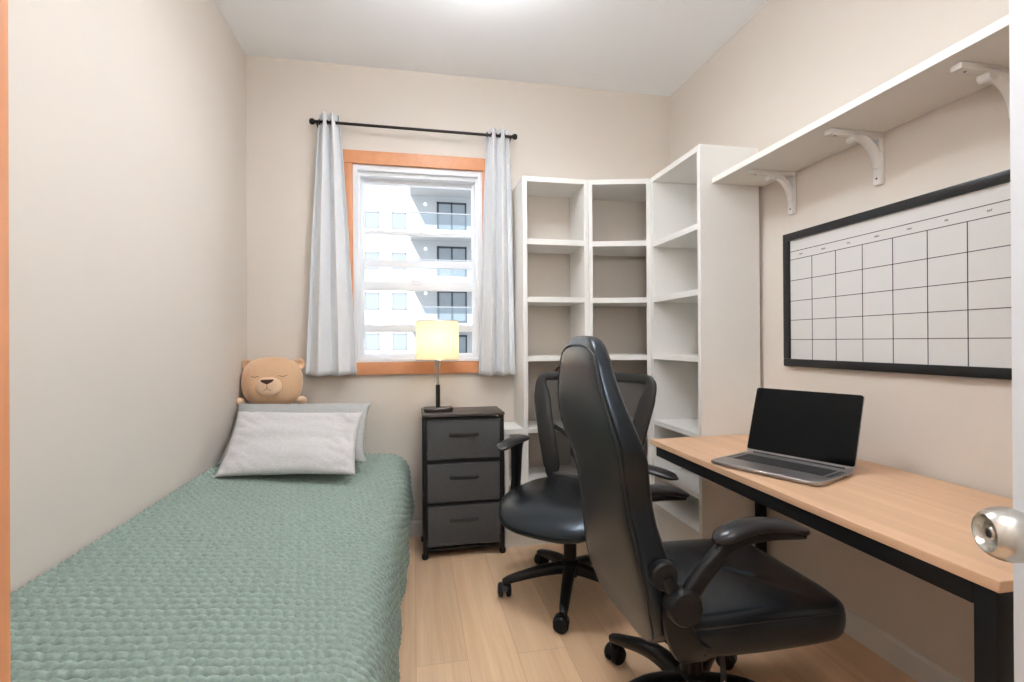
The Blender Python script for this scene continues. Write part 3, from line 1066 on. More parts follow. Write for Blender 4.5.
lamp = thing('table_lamp', 'lit table lamp with cream drum shade standing on the dresser', 'lamp', (0.131, 2.87, DZ))
bm = BM()
rings = [se_ring(0, 0, z, a_, b_, 4, 40) for z, a_, b_ in ((0, 0.080, 0.052), (0.004, 0.084, 0.056), (0.018, 0.084, 0.056), (0.023, 0.080, 0.052), (0.0235, 0.03, 0.02))]
loft(bm, rings); obj('base', bm, 'lamp_metal', lamp)
bm = BM(); lathe(bm, [(0, 0.022), (0.0125, 0.022), (0.0125, 0.150), (0.0095, 0.153), (0, 0.153)], 20); obj('lower_pole', bm, 'lamp_metal', lamp)
bm = BM(); lathe(bm, [(0, 0.150), (0.007, 0.150), (0.007, 0.245), (0.012, 0.250), (0.012, 0.262), (0.016, 0.266), (0.016, 0.285), (0.019, 0.290), (0.019, 0.345), (0, 0.345)], 20); obj('upper_pole', bm, 'lamp_chrome', lamp)
bm = BM(); tube(bm, (-0.018, -0.004, 0.28), (-0.018, -0.004, 0.175), 0.0012, N=6); blob(bm, (-0.018, -0.004, 0.172), (0.004, 0.004, 0.005), (2, 2), 10, 8); obj('pull_chain', bm, 'lamp_chrome', lamp)
SH0, SH1, SR = 0.298, 0.516, 0.121
bm = BM()
N = 64
rings = []
for r, z in ((SR - 0.001, SH0), (SR, SH0), (SR, SH1), (SR - 0.001, SH1)):
    rings.append([Vector((r * math.cos(2 * PI * i / N), r * math.sin(2 * PI * i / N), z)) for i in range(N)])
loft(bm, rings, False, False)
sh = obj('lamp_shade', bm, 'shade', lamp)
bm = BM()
for z in (SH0, SH1):
    ring = [(SR * math.cos(2 * PI * i / 48), SR * math.sin(2 * PI * i / 48), z) for i in range(48)]
    sweep(bm, ring, 0.0018, 6, loop=True)
for k in range(3):
    a_ = 2 * PI * k / 3 + 0.4
    tube(bm, (0.018 * math.cos(a_), 0.018 * math.sin(a_), SH0 + 0.02), (SR * math.cos(a_), SR * math.sin(a_), SH0 + 0.004), 0.0015, N=6)
obj('shade_ring', bm, 'lamp_chrome', sh)
li = bpy.data.lights.new('lamp_bulb', 'POINT')
li.energy = 1.4
li.color = (1.0, 0.85, 0.66)
li.shadow_soft_size = 0.035
lo = bpy.data.objects.new('lamp_bulb', li)
COL.objects.link(lo)
lo.parent = lamp
lo.location = (0, 0, 0.41)

# ================================================================== DESK
DTOP, DXF, DXB, DY0, DY1 = 0.722, 1.098, 1.704, 0.752, 2.187
desk = thing('desk', 'long light oak desk with black metal frame along the right wall', 'desk', (1.40, 1.47, 0))
od = (1.40, 1.47, 0)
part_box('desktop', (DXF, DY0, DTOP - 0.024), (DXB, DY1, DTOP), desk, od, 'desk_wood', 0.002)
q_ = 0.042
zt = DTOP - 0.0245
bm = BM()


def dbox(bm, lo, hi, bev=0.003):
    add_box(bm, tuple(lo[i] - od[i] for i in range(3)), tuple(hi[i] - od[i] for i in range(3)), bev)


dbox(bm, (DXF + 0.006, DY0 + 0.05, zt - 0.045), (DXF + 0.006 + q_, DY1 - 0.05, zt))
obj('front_rail', bm, 'black_metal', desk)
bm = BM(); dbox(bm, (DXB - 0.01 - q_, DY0 + 0.05, zt - 0.045), (DXB - 0.01, DY1 - 0.05, zt)); obj('rear_rail', bm, 'black_metal', desk)
for y in (DY0 + 0.008, DY1 - 0.008 - q_):
    bm = BM(); dbox(bm, (DXF + 0.006 + q_, y, zt - 0.045), (DXB - 0.01 - q_, y + q_, zt)); obj('end_rail', bm, 'black_metal', desk)
    for x in (DXF + 0.006, DXB - 0.01 - q_):
        if y > 1.5 and x < 1.3:
            continue            # the desk has no leg at its far front corner
        q2 = q_ if y < 1.5 else 0.038
        bm = BM(); dbox(bm, (x, y + q_ - q2 if y > 1.5 else y, 0.008), (x + q2, y + q_, zt)); lg = obj('leg', bm, 'black_metal', desk)
        bm = BM(); tube(bm, (x + q_ / 2 - od[0], y + q_ / 2 - od[1], 0), (x + q_ / 2 - od[0], y + q_ / 2 - od[1], 0.01), 0.018); obj('foot', bm, 'rubber', lg)

# ------------------------------------------------------------------ laptop
lap = thing('laptop', 'grey aluminium laptop with dark screen open on the desk', 'laptop', (1.086, 1.692, DTOP))
uw = Vector((0.400, -0.9165, 0)); vd = Vector((0.9165, 0.400, 0))
lap.rotation_euler = (0, 0, math.atan2(uw.y, uw.x))      # local x along the front edge, local y to the hinge
LW, LD, LH = 0.388, 0.268, 0.0150
bm = BM()
loft(bm, [se_ring(LW / 2, LD / 2, z, a_, b_, 14, 64) for z, a_, b_ in ((0.001, LW / 2 - 0.012, LD / 2 - 0.012), (0.004, LW / 2 - 0.002, LD / 2 - 0.002), (0.008, LW / 2, LD / 2), (LH - 0.001, LW / 2, LD / 2), (LH, LW / 2 - 0.001, LD / 2 - 0.001))])
base = obj('base', bm, 'alu', lap)
bm = BM(); add_box(bm, (0.034, 0.104, LH - 0.0005), (LW - 0.034, 0.216, LH + 0.0004)); kb = obj('keyboard', bm, 'keys', lap, smooth=False)
bm = BM()
for r_ in range(6):
    y = 0.107 + r_ * 0.018
    n = 14
    for c_ in range(n):
        w_ = (LW - 0.074) / n
        x = 0.037 + c_ * w_
        if r_ == 0 and 3 <= c_ <= 8:
            if c_ > 3:
                continue
            add_box(bm, (x, y, LH), (x + 6 * w_ - 0.003, y + 0.015, LH + 0.0016), 0.0006, 1)
            continue
        add_box(bm, (x, y, LH), (x + w_ - 0.003, y + 0.015, LH + 0.0016), 0.0006, 1)
obj('keys', bm, 'keys', kb, smooth=False)
for x in (0.010, LW - 0.026):
    bm = BM()
    add_box(bm, (x, 0.104, LH - 0.0002), (x + 0.016, 0.216, LH + 0.0003))
    obj('speaker_grille', bm, 'steel_dark', lap, smooth=False)
bm = BM(); add_box(bm, (LW / 2 - 0.068, 0.010, LH - 0.0004), (LW / 2 + 0.068, 0.095, LH + 0.0003), 0.0002, 1); obj('trackpad', bm, 'alu', lap)
bm = BM(); add_box(bm, (LW / 2 - 0.03, -0.0006, LH - 0.005), (LW / 2 + 0.03, 0.004, LH - 0.0005), 0.0015, 1); obj('opening_notch', bm, 'steel', lap)
bm = BM()
for k, y in enumerate((0.19, 0.172, 0.15)):
    add_box(bm, (LW - 0.001, y, 0.005), (LW + 0.0004, y + (0.01 if k < 2 else 0.004), 0.009))
obj('port', bm, 'keys', lap, smooth=False)
TILT = R(18.5)
lidm = Matrix.Translation((0, LD - 0.006, LH + 0.002)) @ Matrix.Rotation(-TILT, 4, 'X')
LHH = 0.266
bm = BM()


def rr_ring(y, x0, x1, z0, z1, r, N=8):
    out = []
    for cx, cz, a0 in ((x1 - r, z1 - r, 0), (x0 + r, z1 - r, 90), (x0 + r, z0 + r, 180), (x1 - r, z0 + r, 270)):
        for k in range(N + 1):
            a_ = R(a0 + 90 * k / N)
            out.append(Vector((cx + r * math.cos(a_), y, cz + r * math.sin(a_))))
    return out


loft(bm, [rr_ring(0.0, 0.001, LW - 0.001, 0.001, LHH - 0.001, 0.010), rr_ring(0.0008, 0, LW, 0, LHH, 0.011), rr_ring(0.0045, 0, LW, 0, LHH, 0.011), rr_ring(0.0055, 0.002, LW - 0.002, 0.002, LHH - 0.002, 0.010)])
bmesh.ops.transform(bm, matrix=lidm, verts=bm.verts)
lid = obj('lid', bm, 'alu', lap)
bm = BM()
loft(bm, [rr_ring(-0.0012, 0.0012, LW - 0.0012, 0.010, LHH - 0.0012, 0.0095), rr_ring(0.001, 0.0012, LW - 0.0012, 0.010, LHH - 0.0012, 0.0095)])
bmesh.ops.transform(bm, matrix=lidm, verts=bm.verts)
obj('screen', bm, 'screen', lid, smooth=False)
bm = BM(); tube(bm, (0.03, LD - 0.006, LH + 0.001), (LW - 0.03, LD - 0.006, LH + 0.001), 0.0042, N=12); obj('hinge', bm, 'keys', lap)

# ================================================================== WALL SHELF, WHITEBOARD
SZ, SXF, SY0, SY1 = 1.958, 1.436, 0.66, 2.190
ws = thing('wall_shelf', 'long white shelf board on three curved brackets above the desk', 'shelf', (XR, 1.45, SZ))
osf = (XR, 1.45, SZ)
part_box('shelf_board', (SXF, SY0, SZ), (XR, SY1, SZ + 0.027), ws, osf, 'melamine', 0.0015)


def bracket(y):
    bm = BM()
    w = 0.0165                     # half thickness
    yy = y - osf[1]
    # plate under the board and plate on the wall
    add_box(bm, (-0.232, yy - w, -0.020), (0, yy + w, 0), 0.005, 2)
    add_box(bm, (-0.020, yy - w, -0.192), (0, yy + w, -0.018), 0.006, 2)
    # curved brace
    pts = []
    for k in range(13):
        t_ = k / 12
        a_ = R(90 * t_)
        x = -0.125 + 0.113 * (1 - math.cos(a_)) * 0.98
        z = -0.016 - 0.118 * math.sin(a_)
        pts.append((x, yy, z))
    pts = [(-0.125 + 0.11 * (math.sin(R(90 * k / 12))), yy, -0.016 - 0.115 * (1 - math.cos(R(90 * k / 12)))) for k in range(13)]
    sweep(bm, pts, (0.011, 0.0155), 12, up=(0, 1, 0), n=5)
    lathe(bm, [(0, -w), (0.017, -w), (0.017, w), (0, w)], 16, Matrix.Translation((-0.120, yy, -0.026)) @ Matrix.Rotation(R(90), 4, 'X'))
    o = obj('bracket', bm, 'trim_white', ws)
    bm = BM()
    for x, z in ((-0.2, -0.0205), (-0.0205, -0.168)):
        lathe(bm, [(0, -0.0005), (0.004, -0.0005), (0.004, 0.001), (0, 0.001)], 10, Matrix.Translation((x, yy, z)) @ (Matrix.Rotation(R(90), 4, 'Y') if x > -0.1 else Matrix.Identity(4)))
    obj('screw', bm, 'steel_dark', o)


for y in (1.985, 1.552, 1.115):
    bracket(y)

wb = thing('whiteboard', 'black-framed whiteboard calendar grid on the wall above the desk', 'whiteboard', (XR, 1.572, 1.376))
owb = (XR, 1.572, 1.376)
bz0, bz1, by0, by1 = 1.068, 1.680, 1.091, 2.030
fw = 0.034
bm = BM()
for lo_, hi_ in (((-0.024, by0, bz0), (0, by1, bz0 + fw)), ((-0.024, by0, bz1 - fw), (0, by1, bz1)), ((-0.024, by0, bz0 + fw), (0, by0 + fw, bz1 - fw)), ((-0.024, by1 - fw, bz0 + fw), (0, by1, bz1 - fw))):
    add_box(bm, (lo_[0], lo_[1] - owb[1], lo_[2] - owb[2]), (hi_[0], hi_[1] - owb[1], hi_[2] - owb[2]), 0.003)
obj('frame', bm, 'board_frame', wb)
bm = BM(); add_box(bm, (-0.012, by0 + fw - 0.004 - owb[1], bz0 + fw - 0.004 - owb[2]), (-0.002, by1 - fw + 0.004 - owb[1], bz1 - fw + 0.004 - owb[2]))
bo = obj('board', bm, 'board', wb, smooth=False)
iy0, iy1 = by0 + fw, by1 - fw
cols = [1.994 - k * (1.994 - iy0) / 7.0 for k in range(8)]
rows = [1.594, 1.557, 1.461, 1.367, 1.279, 1.190]
bm = BM()
lw = 0.0013
for z in rows:
    add_box(bm, (-0.0128, iy0 - owb[1], z - lw - owb[2]), (-0.0119, iy1 - owb[1], z + lw - owb[2]))
for y in cols[1:7]:
    add_box(bm, (-0.0128, y - lw - owb[1], bz0 + fw - owb[2]), (-0.0119, y + lw - owb[1], rows[1] - owb[2]))
obj('grid_lines', bm, 'ink', bo, smooth=False)
wm = Matrix(((0, 0, -1, 0), (-1, 0, 0, 0), (0, 1, 0, 0), (0, 0, 0, 1)))
for k, dname in enumerate(('SUN', 'MON', 'TUE', 'WED', 'THU', 'FRI', 'SAT')):
    yc = (cols[k] + cols[k + 1]) / 2
    bm = BM()
    text_bm(bm, dname, 0.009, Matrix.Translation((-0.0125, yc - owb[1], 1.5755 - owb[2])) @ wm)
    obj('weekday_name', bm, 'ink', bo, smooth=False)

# ================================================================== OFFICE CHAIR PARTS
def caster(parent, x, y, dirx_, diry_, zt_):
    """twin-wheel caster under the leg end at x, y"""
    a_ = math.atan2(diry_, dirx_)
    mt = Matrix.Translation((x, y, 0)) @ Matrix.Rotation(a_, 4, 'Z') @ Matrix.Diagonal((1.14, 1.14, 1.14, 1))
    bm = BM()
    # fork hood over the wheels
    prof = []
    for k in range(9):
        t_ = R(10 + 170 * k / 8)
        prof.append((-0.008 + 0.0305 * math.cos(t_), 0.0285 + 0.0305 * math.sin(t_)))
    inner = [(-0.008 + 0.020 * math.cos(R(10 + 170 * k / 8)), 0.0285 + 0.020 * math.sin(R(10 + 170 * k / 8))) for k in range(8, -1, -1)]
    prism(bm, prof + inner, 'y', -0.009, 0.009)
    tube(bm, (0, 0, 0.05), (0, 0, zt_ / 1.14), 0.008, 0.010)
    bmesh.ops.transform(bm, matrix=mt, verts=bm.verts)
    c = obj('caster', bm, 'plastic', parent)
    for s in (-1, 1):
        bm = BM()
        lathe(bm, [(0, 0), (0.024, 0.0), (0.0285, 0.004), (0.0285, 0.013), (0.024, 0.019), (0.012, 0.021), (0, 0.021)], 28,
              Matrix.Translation((-0.008, s * 0.007, 0.0285)) @ Matrix.Rotation(R(-s * 90), 4, 'X'))
        bmesh.ops.transform(bm, matrix=mt, verts=bm.verts)
        obj('wheel', bm, 'rubber', c)


def star_base(parent, angles, rad, z_hub, z_mid, z_end, w0, w1):
    bm = BM(); lathe(bm, [(0, z_hub - 0.045), (0.040, z_hub - 0.045), (0.048, z_hub - 0.02), (0.047, z_hub + 0.015), (0.036, z_hub + 0.028), (0.03, z_hub + 0.03), (0, z_hub + 0.03)], 28)
    obj('base_hub', bm, 'plastic', parent)
    for deg in angles:
        c, s = math.cos(R(deg)), math.sin(R(deg))
        bm = BM()
        pts = catmull([(0.03 * c, 0.03 * s, z_hub - 0.008), (rad * 0.45 * c, rad * 0.45 * s, z_mid), (rad * 0.85 * c, rad * 0.85 * s, z_end + 0.006), (rad * 1.0 * c, rad * 1.0 * s, z_end - 0.010)], 6)
        k = len(pts)
        ww = lerp_list([w0, w0 * 0.85, w1 * 1.1, w1 * 0.85], k)
        hh = lerp_list([0.029, 0.024, 0.017, 0.014], k)
        sweep(bm, pts, [(ww[i], hh[i]) for i in range(k)], 14, up=(0, 0, 1), n=2.8)
        lg = obj('base_leg', bm, 'plastic', parent)
        caster(lg, rad * 0.985 * c, rad * 0.985 * s, -s, c, z_end)


def cushion(levels, n, N=56):
    """levels: (z, cx, a, b) superellipse rings"""
    bm = BM()
    loft(bm, [se_ring(cx, 0, z, a_, b_, n, N) for z, cx, a_, b_ in levels])
    return bm


# ------------------------------------------------------------------ mesh-back chair
MA = -133.0
mc = thing('office_chair', 'black mesh-back office chair with padded seat beside the dresser', 'chair', (0.715, 2.240, 0), R(MA))
star_base(mc, [175 - MA + 72 * k for k in range(5)], 0.315, 0.135, 0.115, 0.082, 0.030, 0.019)
bm = BM(); lathe(bm, [(0, 0.15), (0.030, 0.15), (0.030, 0.275), (0.036, 0.285), (0.040, 0.36), (0, 0.36)], 24); obj('gas_lift', bm, 'plastic', mc)
bm = BM(); add_box(bm, (-0.10, -0.075, 0.345), (0.10, 0.075, 0.395), 0.012); sweep(bm, [(-0.03, -0.06, 0.37), (-0.03, -0.17, 0.365), (-0.02, -0.22, 0.36)], (0.006, 0.004), 10); obj('tilt_mechanism', bm, 'plastic', mc)
bm = cushion([(0.388, 0.01, 0.200, 0.205), (0.396, 0.02, 0.245, 0.245), (0.416, 0.035, 0.282, 0.272), (0.445, 0.04, 0.294, 0.282), (0.465, 0.035, 0.287, 0.277), (0.480, 0.022, 0.262, 0.255), (0.4885, 0.005, 0.205, 0.205), (0.4915, -0.01, 0.10, 0.10)], 3.2)
for v in bm.verts:                      # waterfall front, slightly dished middle
    f_ = max(0, v.co.x - 0.10)
    v.co.z -= f_ * f_ * 1.3
    if v.co.z > 0.47:
        v.co.z -= 0.006 * max(0, 1 - abs(v.co.y) / 0.2) * max(0, 1 - abs(v.co.x + 0.02) / 0.2)
seat = obj('seat', bm, 'leather', mc, sharp=80)
subsurf(seat, 1)


def back_pt(y, z):
    """reclined, gently wrapped back surface in the chair's own frame"""
    t_ = (z - 0.47) / 0.53
    x = -0.215 - 0.115 * t_ + 0.035 * math.sin(PI * min(max(t_, 0), 1)) * 0.6
    x += 0.55 * y * y
    return Vector((x - 0.02, y, z))


half = lambda z: 0.192 + 0.116 * max(0, min(1, (z - 0.47) / 0.5))
outl = []
ZB0, ZB1 = 0.475, 0.990
for z in (0.53, 0.62, 0.72, 0.82, 0.91):
    outl.append((half(z), z))
outl += [(half(0.95) + 0.001, 0.958), (half(0.97) - 0.010, 0.984), (half(0.99) - 0.042, 0.997)]
outl += [(0.12, 1.000), (0.0, 1.003)]
right = outl
left = [(-y, z) for y, z in reversed(outl[:-1])]
bottom = [(-0.195, 0.482), (-0.09, 0.472), (0.0, 0.470), (0.09, 0.472), (0.195, 0.482)]
loop_ = right + left + bottom
bm = BM()
pts = catmull([back_pt(y, z) for y, z in loop_], 5, loop=True)
ring_n = len(pts)
cen = Vector((0, 0, 0.74))
rings = []
for i, p in enumerate(pts):
    t_ = (pts[(i + 1) % ring_n] - pts[i - 1]).normalized()
    nrm = (back_pt(p.y, p.z + 0.01) - back_pt(p.y, p.z - 0.01)).cross(back_pt(p.y + 0.01, p.z) - back_pt(p.y - 0.01, p.z)).normalized()
    side = nrm.cross(t_).normalized()
    wide = 0.024 + 0.021 * max(0, min(1, (abs(p.y) - 0.10) / 0.10)) * max(0, min(1, (0.99 - p.z) / 0.10)) * max(0, min(1, (p.z - 0.46) / 0.08))
    rings.append([p + side * (wide * math.copysign(abs(math.cos(a_)) ** 0.7, math.cos(a_))) + nrm * (0.014 * math.copysign(abs(math.sin(a_)) ** 0.7, math.sin(a_))) for a_ in [2 * PI * k / 14 for k in range(14)]])
loft(bm, rings, loop=True)
obj('back_frame', bm, 'frame_plastic', mc)
# stretched mesh inside the frame
bm = BM()
NZ, NY = 18, 14
grid = []
for j in range(NZ + 1):
    z = 0.475 + (0.998 - 0.475) * j / NZ
    hw = half(z) - 0.004
    if z > 0.955:
        hw -= 0.03 * ((z - 0.955) / 0.043) ** 2
    grid.append([bm.verts.new(back_pt(hw * (-1 + 2 * i / NY), z)) for i in range(NY + 1)])
for j in range(NZ):
    for i in range(NY):
        bm.faces.new((grid[j][i], grid[j][i + 1], grid[j + 1][i + 1], grid[j + 1][i]))
msh = obj('back_mesh', bm, 'mesh', mc)
# lumbar pad and struts behind the mesh
bm = BM()
rings = []
for k in range(13):
    y = -0.115 + 0.23 * k / 12
    c = back_pt(y, 0.615) + Vector((-0.022, 0, 0))
    hh = 0.060 * (1 - abs(y / 0.125) ** 4) ** 0.5
    rings.append([c + Vector((0.010 * math.cos(2 * PI * q / 14), 0, hh * math.sin(2 * PI * q / 14))) for q in range(14)])
loft(bm, rings)
obj('lumbar_support', bm, 'frame_plastic', mc)
for s in (-1, 1):
    bm = BM()
    sweep(bm, catmull([back_pt(s * 0.10, 0.64) + Vector((-0.03, 0, 0)), back_pt(s * 0.15, 0.69) + Vector((-0.03, 0, 0)), back_pt(s * 0.235, 0.745) + Vector((-0.012, 0, 0))], 5), (0.013, 0.007), 10, up=(1, 0, 0))
    obj('back_strut', bm, 'frame_plastic', mc)
bm = BM(); sweep(bm, catmull([(-0.05, 0, 0.372), (-0.20, 0, 0.368), (-0.265, 0, 0.40), (-0.275, 0, 0.48), (-0.272, 0, 0.56)], 6), (0.038, 0.011), 12, n=3); obj('back_support_bar', bm, 'plastic', mc)


def t_arm(side, z_pad, pad_len, pad_shift, yaw=0.0, out=0.0):
    """arm rest with a flared post; side -1 = sitter's right"""
    y = side * 0.298
    bm = BM()
    pts = catmull([(0.0, side * 0.16, 0.383), (0.0, side * 0.262, 0.388), (0.0, side * 0.297, 0.43), (-0.005, y, 0.52), (-0.012, y, z_pad - 0.05), (-0.012, y, z_pad - 0.014)], 5)
    k = len(pts)
    ww = lerp_list([0.022, 0.026, 0.030, 0.034, 0.042, 0.070], k)
    sweep(bm, pts, [(ww[i], 0.017) for i in range(k)], 14, up=(0, side, 0.02), n=3)
    ob = obj('arm_post', bm, 'plastic', mc)
    bm = BM()
    rings = []
    K = 14
    for i in range(K + 1):
        t_ = i / K
        x = -pad_len / 2 + pad_len * t_
        e = max(0.0, 1 - abs(2 * t_ - 1) ** 5) ** 0.5
        w_ = 0.043 * (0.18 + 0.82 * e)
        h_ = 0.015 * (0.25 + 0.75 * e)
        zc = z_pad - 0.030 * max(0, t_ - 0.45) ** 2 * 4 * 0.55
        rings.append([Vector((x, w_ * math.copysign(abs(math.cos(a_)) ** 0.8, math.cos(a_)), zc + h_ * math.sin(a_))) for a_ in [2 * PI * q / 16 for q in range(16)]])
    loft(bm, rings)
    bmesh.ops.transform(bm, matrix=Matrix.Translation((pad_shift, y + out * side, 0)) @ Matrix.Rotation(R(yaw), 4, 'Z'), verts=bm.verts)
    obj('arm_pad', bm, 'pad', ob)


t_arm(-1, 0.692, 0.26, 0.02)
t_arm(1, 0.642, 0.30, 0.02, 78, 0.065)

# ------------------------------------------------------------------ tall leather chair
GX, GY, GA = 0.842, 1.41, 0.5
gc = thing('office_chair', 'tall black leather executive chair pulled up to the desk', 'chair', (GX, GY, 0), R(GA))
star_base(gc, [40 - GA + 72 * k for k in range(5)], 0.345, 0.135, 0.140, 0.100, 0.034, 0.020)
bm = BM(); lathe(bm, [(0, 0.15), (0.034, 0.15), (0.034, 0.25), (0.040, 0.255), (0.040, 0.33), (0, 0.33)], 24); obj('gas_lift', bm, 'plastic', gc)
bm = BM(); add_box(bm, (-0.13, -0.10, 0.322), (0.12, 0.10, 0.362), 0.010); 
sweep(bm, [(-0.10, 0.0, 0.338), (-0.16, 0.0, 0.336), (-0.185, 0, 0.350), (-0.19, 0, 0.42)], (0.04, 0.012), 12, n=3)
obj('tilt_mechanism', bm, 'plastic', gc)
# seat
bm = cushion([(0.340, 0.065, 0.235, 0.205), (0.344, 0.070, 0.266, 0.234), (0.358, 0.074, 0.284, 0.244), (0.405, 0.075, 0.285, 0.247), (0.430, 0.075, 0.283, 0.245), (0.436, 0.075, 0.280, 0.242), (0.442, 0.075, 0.283, 0.245), (0.464, 0.072, 0.272, 0.236), (0.476, 0.067, 0.243, 0.212), (0.482, 0.05, 0.17, 0.15), (0.483, 0.04, 0.08, 0.08)], 10.0, 104)
for v in bm.verts:
    if v.co.z > 0.455:
        v.co.z += 0.010 * noise.noise(v.co * 9) + 0.010 * max(0, 1 - abs(v.co.x - 0.04) / 0.2) * max(0, 1 - abs(v.co.y) / 0.2)
    fr = max(0, v.co.x - 0.16)
    v.co.z += -fr * 0.04 if v.co.z > 0.42 else fr * 0.02
    rear = max(0, -0.05 - v.co.x)
    if v.co.z < 0.42:
        v.co.z += rear * 0.25
gs = obj('seat', bm, 'leather', gc, sharp=80)
subsurf(gs, 1)
bm = BM()
ring = [Vector((p.x, p.y, 0.437 - max(0, p.x - 0.16) * 0.04)) for p in se_ring(0.075, 0, 0.437, 0.280, 0.242, 10.0, 104)]
sweep(bm, ring, 0.0028, 6, loop=True, up=(0, 0, 1))
obj('seam', bm, 'piping', gs)

# back: (z, rear x, half width, thickness)
LV = [(0.372, -0.240, 0.170, 0.074), (0.385, -0.238, 0.196, 0.090), (0.42, -0.246, 0.226, 0.104), (0.47, -0.258, 0.240, 0.110), (0.55, -0.270, 0.236, 0.108), (0.65, -0.285, 0.218, 0.100), (0.74, -0.300, 0.206, 0.092), (0.81, -0.314, 0.214, 0.086), (0.87, -0.330, 0.236, 0.080), (0.92, -0.344, 0.245, 0.076), (0.97, -0.357, 0.236, 0.074), (1.03, -0.367, 0.210, 0.072), (1.09, -0.371, 0.180, 0.070), (1.145, -0.371, 0.150, 0.066), (1.18, -0.365, 0.120, 0.056), (1.198, -0.357, 0.085, 0.040), (1.204, -0.350, 0.04, 0.020)]


LV = [(z, rx - 0.006, w * 1.0, th + 0.012) for z, rx, w, th in LV]


def lv(z):
    """backrest numbers at height z, smoothly interpolated"""
    k = 0
    while k < len(LV) - 2 and LV[k + 1][0] < z:
        k += 1
    a_, b_ = LV[k], LV[k + 1]
    pa, pb = LV[max(0, k - 1)], LV[min(len(LV) - 1, k + 2)]
    t_ = max(0.0, min(1.0, (z - a_[0]) / (b_[0] - a_[0])))
    out = [z]
    for i in (1, 2, 3):
        ma = (b_[i] - pa[i]) / max(1e-6, b_[0] - pa[0]) * (b_[0] - a_[0])
        mb = (pb[i] - a_[i]) / max(1e-6, pb[0] - a_[0]) * (b_[0] - a_[0])
        h00, h10, h01, h11 = 2 * t_ ** 3 - 3 * t_ ** 2 + 1, t_ ** 3 - 2 * t_ ** 2 + t_, -2 * t_ ** 3 + 3 * t_ ** 2, t_ ** 3 - t_ ** 2
        out.append(h00 * a_[i] + h10 * ma + h01 * b_[i] + h11 * mb)
    return out


def back_ring(z, rx, w, th, N=56, ang_=None):
    out = []
    wing = 0.022 * max(0, 1 - abs(z - 0.88) / 0.22) + 0.03 * max(0, 1 - abs(z - 0.5) / 0.2)
    for a_ in ([ang_] if ang_ is not None else [2 * PI * k / N for k in range(N)]):
        c, s = math.cos(a_), math.sin(a_)
        n_ = 9.0 if c < 0 else 3.4
        x = rx + th / 2 + th / 2 * math.copysign(abs(c) ** (2 / n_), c)
        y = w * math.copysign(abs(s) ** (2 / n_), s)
        if c > 0:                       # side bolsters reach forward, middle is dished
            x += wing * abs(y / w) ** 2.2 - 0.010
        else:
            x += 0.005 * (abs(y) / max(w, 0.01)) ** 2.5
        out.append(Vector((x, y, z)))
    return out


bm = BM()
ZL = sorted({round(l_[0], 4) for l_ in LV} | {round(0.43 + 0.0185 * k, 4) for k in range(39)})
loft(bm, [back_ring(*lv(z)) for z in ZL])
gb = obj('backrest', bm, 'leather', gc, sharp=100)
subsurf(gb, 1)
# seam round the flat rear panel
bm = BM()
zz = [0.400 + (1.150 - 0.400) * k / 34 for k in range(35)]
SA = R(180 + 52)
pts = [back_ring(*lv(z), ang_=SA)[0] for z in zz]
tops = []


def rear_x(y, z):
    """x of the rear face of the backrest at y, z"""
    _, rx, w, th = lv(z)
    s_ = min(0.999, (abs(y) / w) ** 4.5)
    c_ = math.sqrt(1 - s_ * s_)
    return rx + th / 2 - th / 2 * c_ ** (2 / 9.0) + 0.005 * (abs(y) / max(w, 0.01)) ** 2.5


q0 = pts[-1]
for k in range(1, 16):
    u = -1 + 2 * k / 16
    zt_ = 1.150 + 0.026 * (1 - abs(u) ** 3)
    y_ = u * abs(q0.y) * 0.985
    w_ = lv(zt_)[2]
    y_ = max(-0.97 * w_, min(0.97 * w_, y_))
    tops.append(Vector((rear_x(y_, zt_) + 0.001, y_, zt_)))
seam_pts = pts + tops + [Vector((p.x, -p.y, p.z)) for p in reversed(pts)]
sweep(bm, seam_pts, 0.0036, 8)
obj('seam', bm, 'piping', gb)

